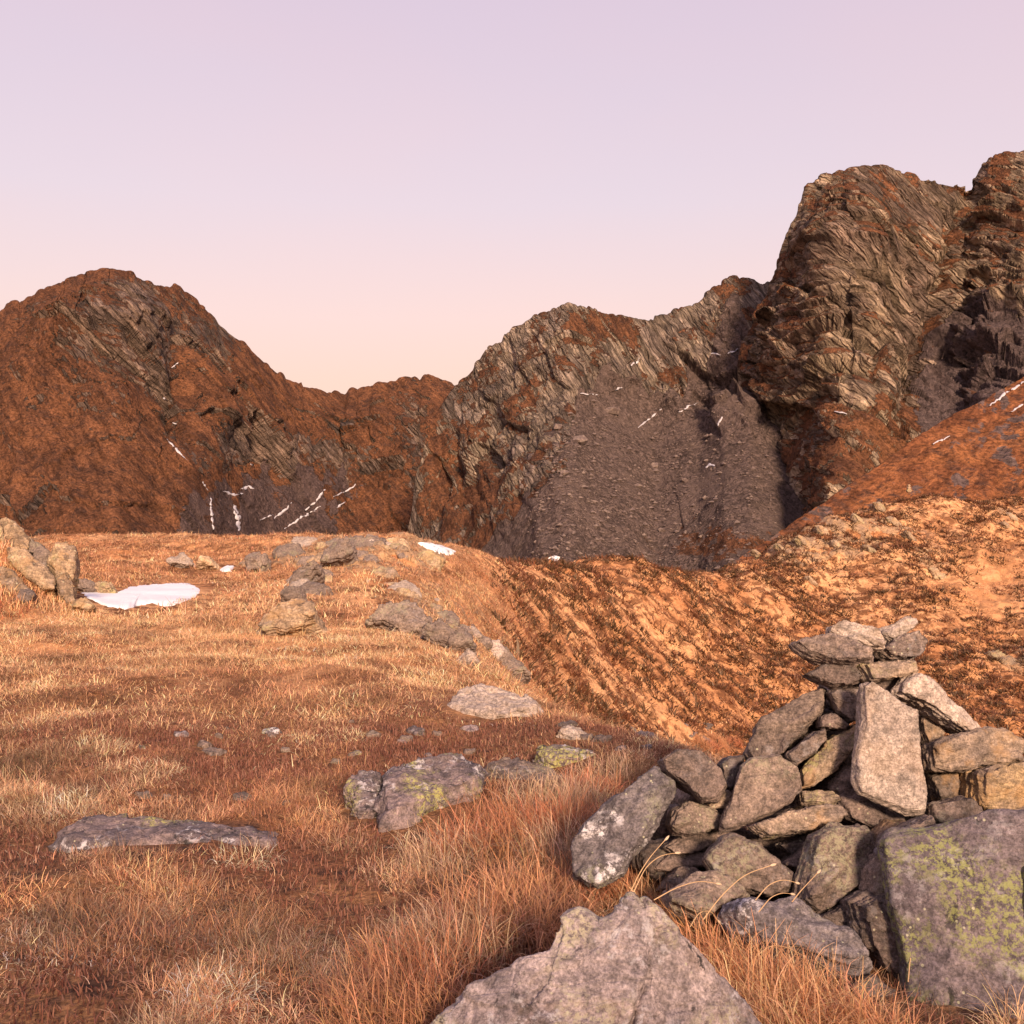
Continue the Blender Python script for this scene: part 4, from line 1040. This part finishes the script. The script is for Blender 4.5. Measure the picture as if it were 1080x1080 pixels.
def blades(x, y, z, az, L, wid, lean, curl, tint, segs, name, label, cat):
    n = len(x); s = np.linspace(0, 1, segs + 1)
    dx, dy = np.cos(az), np.sin(az)
    twist = rng.normal(0, .5, n); tw2 = rng.normal(0, .8, n)
    pts = np.empty((n, segs + 1, 3)); 
    hx = np.zeros(n); hz = np.zeros(n); hs = np.zeros(n)
    ang = lean.copy()
    P0 = np.stack([x, y, z], -1); pts[:, 0] = P0
    aa = az.copy()
    for k in range(1, segs + 1):
        step = L / segs
        P0 = P0 + np.stack([np.cos(aa) * np.sin(ang), np.sin(aa) * np.sin(ang), np.cos(ang)], -1) * step[:, None]
        pts[:, k] = P0
        ang = ang + curl / segs; aa = aa + tw2 * 1.2 / segs
    wdir = np.stack([-np.sin(az + twist), np.cos(az + twist), np.zeros(n)], -1)
    taper = np.array([1.0 if segs > 1 else 1, ] + [1 - .75 * (k / segs) ** 1.6 for k in range(1, segs + 1)])
    off = wdir[:, None, :] * (wid[:, None] * taper[None, :] * .5)[..., None]
    V = np.stack([pts - off, pts + off], 2).reshape(n, -1, 3)          # n, (segs+1)*2, 3
    per = (segs + 1) * 2
    q = np.array([[2 * k, 2 * k + 1, 2 * k + 3, 2 * k + 2] for k in range(segs)])
    Fc = (np.arange(n)[:, None, None] * per + q[None]).reshape(-1, 4)
    tt = np.repeat(tint, per, 0)
    m = mk_mesh(name, V.reshape(-1, 3), Fc, True, None, {'tint': tt})
    o = link(name, m, M_GRASS); tag(o, label, cat, kind='stuff')
    return o

def sample_wedge(n, y0, y1, tmin, tmax):
    y = np.sqrt(rng.uniform(y0 ** 2, y1 ** 2, n)); t = rng.uniform(tmin, tmax, n)
    return t * y, y

def palette(x, y, n, dryness=0.):
    """colour by patch: where straw, orange or rust tussocks grow"""
    p = xyz(x, y)
    a = fbm(p / 2.2 + 40, 3) + rng.normal(0, .22, n); b = fbm(p / 1.1 + 90, 3) + rng.normal(0, .22, n)
    c = np.tile(STRAW, (n, 1))
    def put(m, col): 
        m = np.clip(m, 0, 1)[:, None]; return c * (1 - m) + col * m
    c = put(sstep(-.1, .35, a), ORANGE)
    c = put(sstep(.15, .6, b) * .8, RUST)
    c = put(sstep(.15, .55, -b) * .7, PALE)
    c = put(sstep(.3, .7, -a) * .55, OLIVE)
    c = put(sstep(5, 9, y) * .85 * sstep(30, 18, y), GOLD * 1.08)
    c = put(sstep(14, 24, y) * .8, ORANGE * 1.0)
    c = put(sstep(.1, .5, fbm(p / .75 + 140, 3)) * .65 * sstep(12, 8, y), BROWN * 2.0)
    c = put(sstep(.2, .6, fbm(p / 2.8 + 180, 3)) * .5 * sstep(6, 9, y), RUST * .9)
    c = c * rng.uniform(.6, 1.25, (n, 1)) * np.clip(1 + .95 * fbm(p / .55 + 210, 3), .38, 1.5)[:, None]
    return c

def tussock_layer(ntus, y0, y1, tmin, tmax, bl, rad, L, wid, segs, name, label, seed_lean=1.25, colfn=None, extra=None, thin=True):
    tx, ty = sample_wedge(ntus, y0, y1, tmin, tmax)
    k = bare(tx, ty) * (.04 + .5 * sstep(7, 10, ty) + 1.06 * sstep(-.25, .15, fbm(xyz(tx, ty) / 1.1 + 11, 3)))
    sel = rng.random(ntus) < (k if thin else 1)
    tx, ty = tx[sel], ty[sel]
    size = rng.uniform(.45, 1.6, len(tx)) * (.8 + .5 * sstep(-.2, .5, fbm(xyz(tx, ty) / .9 + 70, 2)))
    tcol = palette(tx, ty, len(tx))
    tcol = tcol * rng.uniform(.55, 1.32, (len(tx), 1))
    if colfn is not None: tcol = colfn(tx, ty, tcol)
    idx = np.repeat(np.arange(len(tx)), bl)
    n = len(idx)
    a = rng.uniform(0, 2 * np.pi, n); r = np.sqrt(rng.random(n)) * rad * size[idx]
    x = tx[idx] + r * np.cos(a); y = ty[idx] + r * np.sin(a)
    ok = keep_clear(x, y); x, y, a, r, idx = x[ok], y[ok], a[ok], r[ok], idx[ok]; n = len(x)
    z = ground_h(x, y) - .01
    # lean outwards from the tussock with a swirl and a prevailing combing by the wind
    wind = 2.6 + 5 * fbm(xyz(x, y) / .45 + 5, 2)
    az = np.where(rng.random(n) < .35, wind + rng.normal(0, .9, n), a + rng.normal(0, 1.0, n))
    lean = (.2 if segs > 4 else .38) + rng.uniform(.05, seed_lean, n) * (.4 + .6 * r / (rad * size[idx] + 1e-6))
    curl = rng.normal(1.7, 1.1, n)
    LL = L * size[idx] * rng.uniform(.55, 1.25, n)
    tint = tcol[idx] * rng.choice([.45, .8, 1.0, 1.15, 1.5], (n, 1), p=[.2, .25, .25, .2, .1]) * (1 + rng.normal(0, .06, (n, 3)))
    return blades(x, y, z, az, LL, wid * rng.uniform(.7, 1.3, n), lean, curl, np.clip(tint, .01, .9), segs, name, label, 'grass')

tussock_layer(1700, 2.5, 7.4, -.66, .72, 300, .14, .085, .0025, 5, 'grass', 'curly dry straw and rust tussocks covering the near meadow')
tussock_layer(6100, 2.5, 8.0, -.66, .72, 46, .20, .055, .0034, 3, 'grass', 'short pale dry turf between the near tussocks')
tussock_layer(15000, 6.8, 15, -.64, .68, 54, .17, .072, .005, 3, 'grass', 'golden tufted grass of the middle meadow')
tussock_layer(16000, 14, 48, -.62, .06, 34, .32, .125, .011, 3, 'grass', 'orange grass of the hollow and hump')
tussock_layer(6000, 11, 40, -.06, .12, 34, .30, .12, .011, 3, 'grass', 'orange grass on the right flank of the hump')

# tall rust tussocks round the front boulder and the cairn
def special(spots, bl, label, L, rad, cols, wid=.0036, seg=5, lean0=.8):
    X = []; Y_ = []; A = []; R = []; Sx = []; Cc = []
    for (px, py, s) in spots:
        g = ground_at(px, py)
        if g is None: continue
        n = int(bl * s)
        a = rng.uniform(0, 6.283, n); r = np.sqrt(rng.random(n)) * rad * s
        X.append(g.x + r * np.cos(a)); Y_.append(g.y + r * np.sin(a)); A.append(a); R.append(r / (rad * s)); Sx.append(np.full(n, s))
        base = cols[rng.integers(len(cols))]
        Cc.append(np.tile(base, (n, 1)))
    x = np.concatenate(X); y = np.concatenate(Y_); a = np.concatenate(A); r = np.concatenate(R); s = np.concatenate(Sx); c = np.concatenate(Cc)
    n = len(x)
    z = ground_h(x, y) - .01
    az = np.where(rng.random(n) < .4, 2.9 + rng.normal(0, .9, n), a + rng.normal(0, .9, n))
    lean = rng.uniform(.02, lean0, n) * (.35 + .65 * r); curl = rng.normal(1.5, .9, n)
    tint = c * rng.choice([.45, .8, 1.0, 1.2, 1.5], (n, 1), p=[.2, .25, .25, .2, .1]) * (1 + rng.normal(0, .06, (n, 3)))
    blades(x, y, z, az, L * s * rng.uniform(.5, 1.2, n), wid * rng.uniform(.7, 1.3, n), lean, curl, np.clip(tint, .01, .9), seg, 'grass', label, 'grass')
special([(420, 1060, 1.1), (450, 1035, 1.2), (480, 1010, 1.2), (520, 990, 1.2), (550, 975, 1.1), (440, 1000, 1), (500, 960, 1), (560, 950, 1), (590, 965, .9), (400, 1090, 1), (470, 1075, .9), (620, 940, .8), (540, 940, .9), (580, 985, .8),
         (420, 1020, 1), (380, 1050, .9), (640, 930, .7), (660, 940, .7)], 430, 'tall rust tussocks left of the pale pointed boulder', .165, .17, [ORANGE * .78, RUST * .9, np.array([.46, .24, .14]), STRAW * .75])
special([(720, 985, .8), (745, 1010, .9), (770, 1030, 1), (800, 1040, 1), (830, 1055, 1), (860, 1070, 1), (785, 1070, 1), (900, 1080, .9), (740, 1040, .7), (690, 955, .6), (670, 950, .6), (710, 965, .6), (930, 1095, .8), (835, 1090, 1)], 300,
        'arching orange grass between the pointed boulder and the cairn', .21, .13, [ORANGE, GOLD, ORANGE * 1.1])
special([(610, 1110, .7), (640, 1110, .8), (680, 1112, .8), (715, 1110, .7), (1062, 1100, .7), (1075, 1090, .8), (950, 1100, .6), (980, 1106, .6)], 110, 'sparse straw blades at the bottom edge before the boulders', .20, .10, [GOLD, STRAW, ORANGE])
special([(742, 786, 1.5), (760, 784, 1.8), (775, 786, 1.4), (752, 788, 1.3)], 700, 'round bushy tussock on the rim behind the cairn', .30, .26, [ORANGE * .85, RUST * 1.1], .0045)
special([(590, 900, 1), (560, 880, 1), (600, 870, 1), (570, 850, 1), (610, 845, .9), (540, 900, 1), (520, 870, 1), (625, 835, .8), (590, 925, .8), (640, 820, .8), (500, 890, 1), (470, 910, 1), (610, 880, .9)], 420, 'brown tangled tussocks left of the leaning lichen slab', .20, .20, [np.array([.42, .20, .10]), STRAW * .8, RUST])

special([(-6, 575, 1), (8, 588, 1), (24, 602, 1), (36, 612, 1), (10, 606, 1), (44, 628, 1.1), (28, 618, 1), (-2, 622, 1.1), (14, 630, 1.1), (56, 640, 1), (70, 640, .9), (0, 595, 1), (48, 606, .9), (84, 648, .9), (-20, 600, 1.2), (4, 640, 1.2)], 160, 'orange grass growing between the blocks of the left outcrop', .16, .34, [ORANGE, GOLD, RUST], .011, 3)

# dark heather and red leaved shrublets
def heather(n, y0, y1, tmin, tmax, L, wid, label, where, tint0, tint1):
    x, y = sample_wedge(n, y0, y1, tmin, tmax)
    k = where(x, y); ok = (rng.random(n) < k) & keep_clear(x, y); x, y = x[ok], y[ok]; n = len(x)
    z = ground_h(x, y) - .005
    m = rng.random((n, 1)); tint = (tint0 * m + tint1 * (1 - m)) * rng.uniform(.6, 1.3, (n, 1))
    blades(x, y, z, rng.uniform(0, 6.28, n), L * rng.uniform(.5, 1.2, n), wid * rng.uniform(.7, 1.4, n), rng.uniform(.1, 1.0, n), rng.normal(.3, .6, n), tint, 2, 'heather', label, 'heather')
heather(200000, 2.5, 9.5, -.6, .5, .045, .006, 'low dark red heather in the bare patches of the meadow', lambda x, y: np.clip(1 - .9 * bare(x, y) + .5 * sstep(.05, -.3, fbm(xyz(x, y) / 1.1 + 11, 3)) * sstep(8, 6.5, y), 0, 1), np.array([.15, .052, .038]), np.array([.30, .14, .09]))
heather(42000, 2.6, 5.4, -.6, .1, .026, .0032, 'pale grey lichen twigs in the near heather', lambda x, y: (lambda px, py: np.clip(blob(px, py, 180, 978, 40, 14) + .8 * blob(px, py, 340, 1000, 55, 14) + .6 * blob(px, py, 60, 1010, 70, 22) + .3 * blob(px, py, 200, 800, 80, 10), 0, 1))(*pxpy(x, y, base_h(x, y))), np.array([.50, .44, .44]), np.array([.62, .56, .55]))

# clumps on the sunlit hill
def hill_tufts(ntus, bl, y0, y1, tmin, tmax, rad, L, wid, colA, colB, label, name, dens, segs=2, cat='grass'):
    tx, ty = sample_wedge(ntus, y0, y1, tmin, tmax)
    ok = rng.random(ntus) < dens(tx, ty); tx, ty = tx[ok], ty[ok]
    tint_t = np.where(rng.random((len(tx), 1)) < .5, colA, colB) * rng.uniform(.75, 1.25, (len(tx), 1))
    size = rng.uniform(.5, 1.4, len(tx))
    idx = np.repeat(np.arange(len(tx)), bl); n = len(idx)
    a = rng.uniform(0, 6.283, n); r = np.sqrt(rng.random(n)) * rad * size[idx]
    x = tx[idx] + r * np.cos(a); y = ty[idx] + r * np.sin(a); z = ground_h(x, y) - .03
    lean = 1.0 * r / (rad * size[idx]) + rng.uniform(0, .5, n)
    blades(x, y, z, a + rng.normal(0, .4, n), L * size[idx] * rng.uniform(.6, 1.2, n), wid * rng.uniform(.7, 1.3, n), lean, rng.uniform(.1, .9, n), np.clip(tint_t[idx] * rng.uniform(.8, 1.2, (n, 1)), .01, .9), segs, name, label, cat)
def hill_dens(x, y):
    z = base_h(x, y); px, py = pxpy(x, y, z)
    p = xyz(x, y)
    return np.clip(.25 + .9 * sstep(-.3, .3, fbm(p / 6. + 3, 3)), 0, 1) * (1 - .9 * blob(px, py, 1045, 620, 55, 50)) * sstep(500, 560, px + 40 * fbm(p / 5., 2)) * sstep(20, 30, y)
hill_tufts(20000, 20, 26, 108, -.02, .62, .36, .33, .085, np.array([.105, .058, .028]), np.array([.17, .066, .032]), 'dark heather clumps dotting the sunlit hill', 'heather', hill_dens, cat='heather')
hill_tufts(12000, 14, 24, 110, -.04, .62, .36, .15, .05, ORANGE, GOLD, 'orange grass tufts covering the sunlit hill', 'grass', lambda x, y: .85 * sstep(480, 540, pxpy(x, y, base_h(x, y))[0]))

# seed bearing stalks before the cairn
def stalk(label, pts, Y0, Y1):
    pts = np.array(pts, float); n = 14
    d = np.r_[0, np.cumsum(np.hypot(*np.diff(pts, axis=0).T))]; s = np.linspace(0, d[-1], n)
    # smooth the polyline
    cx = np.interp(s, d, pts[:, 0]); cy = np.interp(s, d, pts[:, 1])
    for _ in range(3):
        cx[1:-1] = (cx[:-2] + cx[1:-1] * 2 + cx[2:]) / 4; cy[1:-1] = (cy[:-2] + cy[1:-1] * 2 + cy[2:]) / 4
    W = np.array([P(a, b, Y0 + (Y1 - Y0) * k / (n - 1)) for k, (a, b) in enumerate(zip(cx, cy))])
    root = bpy.data.objects.new('grass_stalk', None); COL.objects.link(root); root.location = W[0]
    tag(root, label, 'grass stalk', 'seed bearing stalks before the cairn')
    def tube(W, rads, name):
        V = []; m = len(W)
        for k in range(m):
            for q in range(6):
                V.append(W[k] + rads[k] * np.array([math.cos(q * 1.047), math.sin(q * 1.047) * .6, math.sin(q * 1.047) * .8]))
        fc = [(k * 6 + q, k * 6 + (q + 1) % 6, (k + 1) * 6 + (q + 1) % 6, (k + 1) * 6 + q) for k in range(m - 1) for q in range(6)]
        me = mk_mesh(name, np.array(V) - W[0] * 0 - np.array(root.location), np.array(fc), True, None, {'tint': np.tile(np.array([.60, .40, .22]) if name == 'stem' else np.array([.68, .52, .36]), (len(V), 1))})
        return link(name, me, M_GRASS, root)
    tube(W, np.linspace(.0022, .0011, n), 'stem')
    e = W[-1]; dv = W[-1] - W[-2]; dv /= np.linalg.norm(dv)
    tube(np.array([e + dv * t for t in (0, .006, .013, .02, .025)]), [.001, .0042, .005, .0035, .0008], 'seed_head')
def Z3(*p): return [(580 + x / 3.176, 760 + y / 3.176) for x, y in p]
for lab, pl in [('tallest stalk leaning right before the low left wall of the cairn', Z3((262, 590), (300, 510), (340, 450), (384, 402))),
                ('stalk arching right below the tallest one, before the left wall', Z3((280, 575), (320, 490), (370, 450), (418, 444))),
                ('long stalk crossing the peaked stone from lower left', Z3((515, 665), (570, 590), (650, 515), (738, 486))),
                ('low arching stalk that ends on the round lichen stone', Z3((690, 600), (730, 550), (780, 530), (822, 542))),
                ('low stalk nearly level under the arching one', Z3((700, 640), (740, 590), (780, 575), (806, 580))),
                ('straight stalk rising over the round lichen stone', Z3((812, 606), (840, 570), (895, 512))),
                ('bowed stalk over the low rock behind the white streaked rock', Z3((350, 600), (420, 560), (500, 535), (556, 545))),
                ('stalk hooked over in front of the white streaked rock', Z3((470, 690), (500, 640), (540, 635), (562, 668))),
                ('drooping stalk before the dark end of the white streaked rock', Z3((690, 790), (740, 750), (800, 760), (846, 786))),
                ('short upright stalk close to the tall narrow stone', [(958, 1035), (960, 1010), (968, 985)]),
                ('slim stalk in front of the green boulder near the photo edge', [(1064, 1060), (1068, 1020), (1078, 985)])]:
    stalk(lab, pl, 3.55, 3.66)

# ---------------------------------------------------------------- render
scene.render.engine = 'CYCLES'
scene.render.resolution_x = 1024; scene.render.resolution_y = 1024
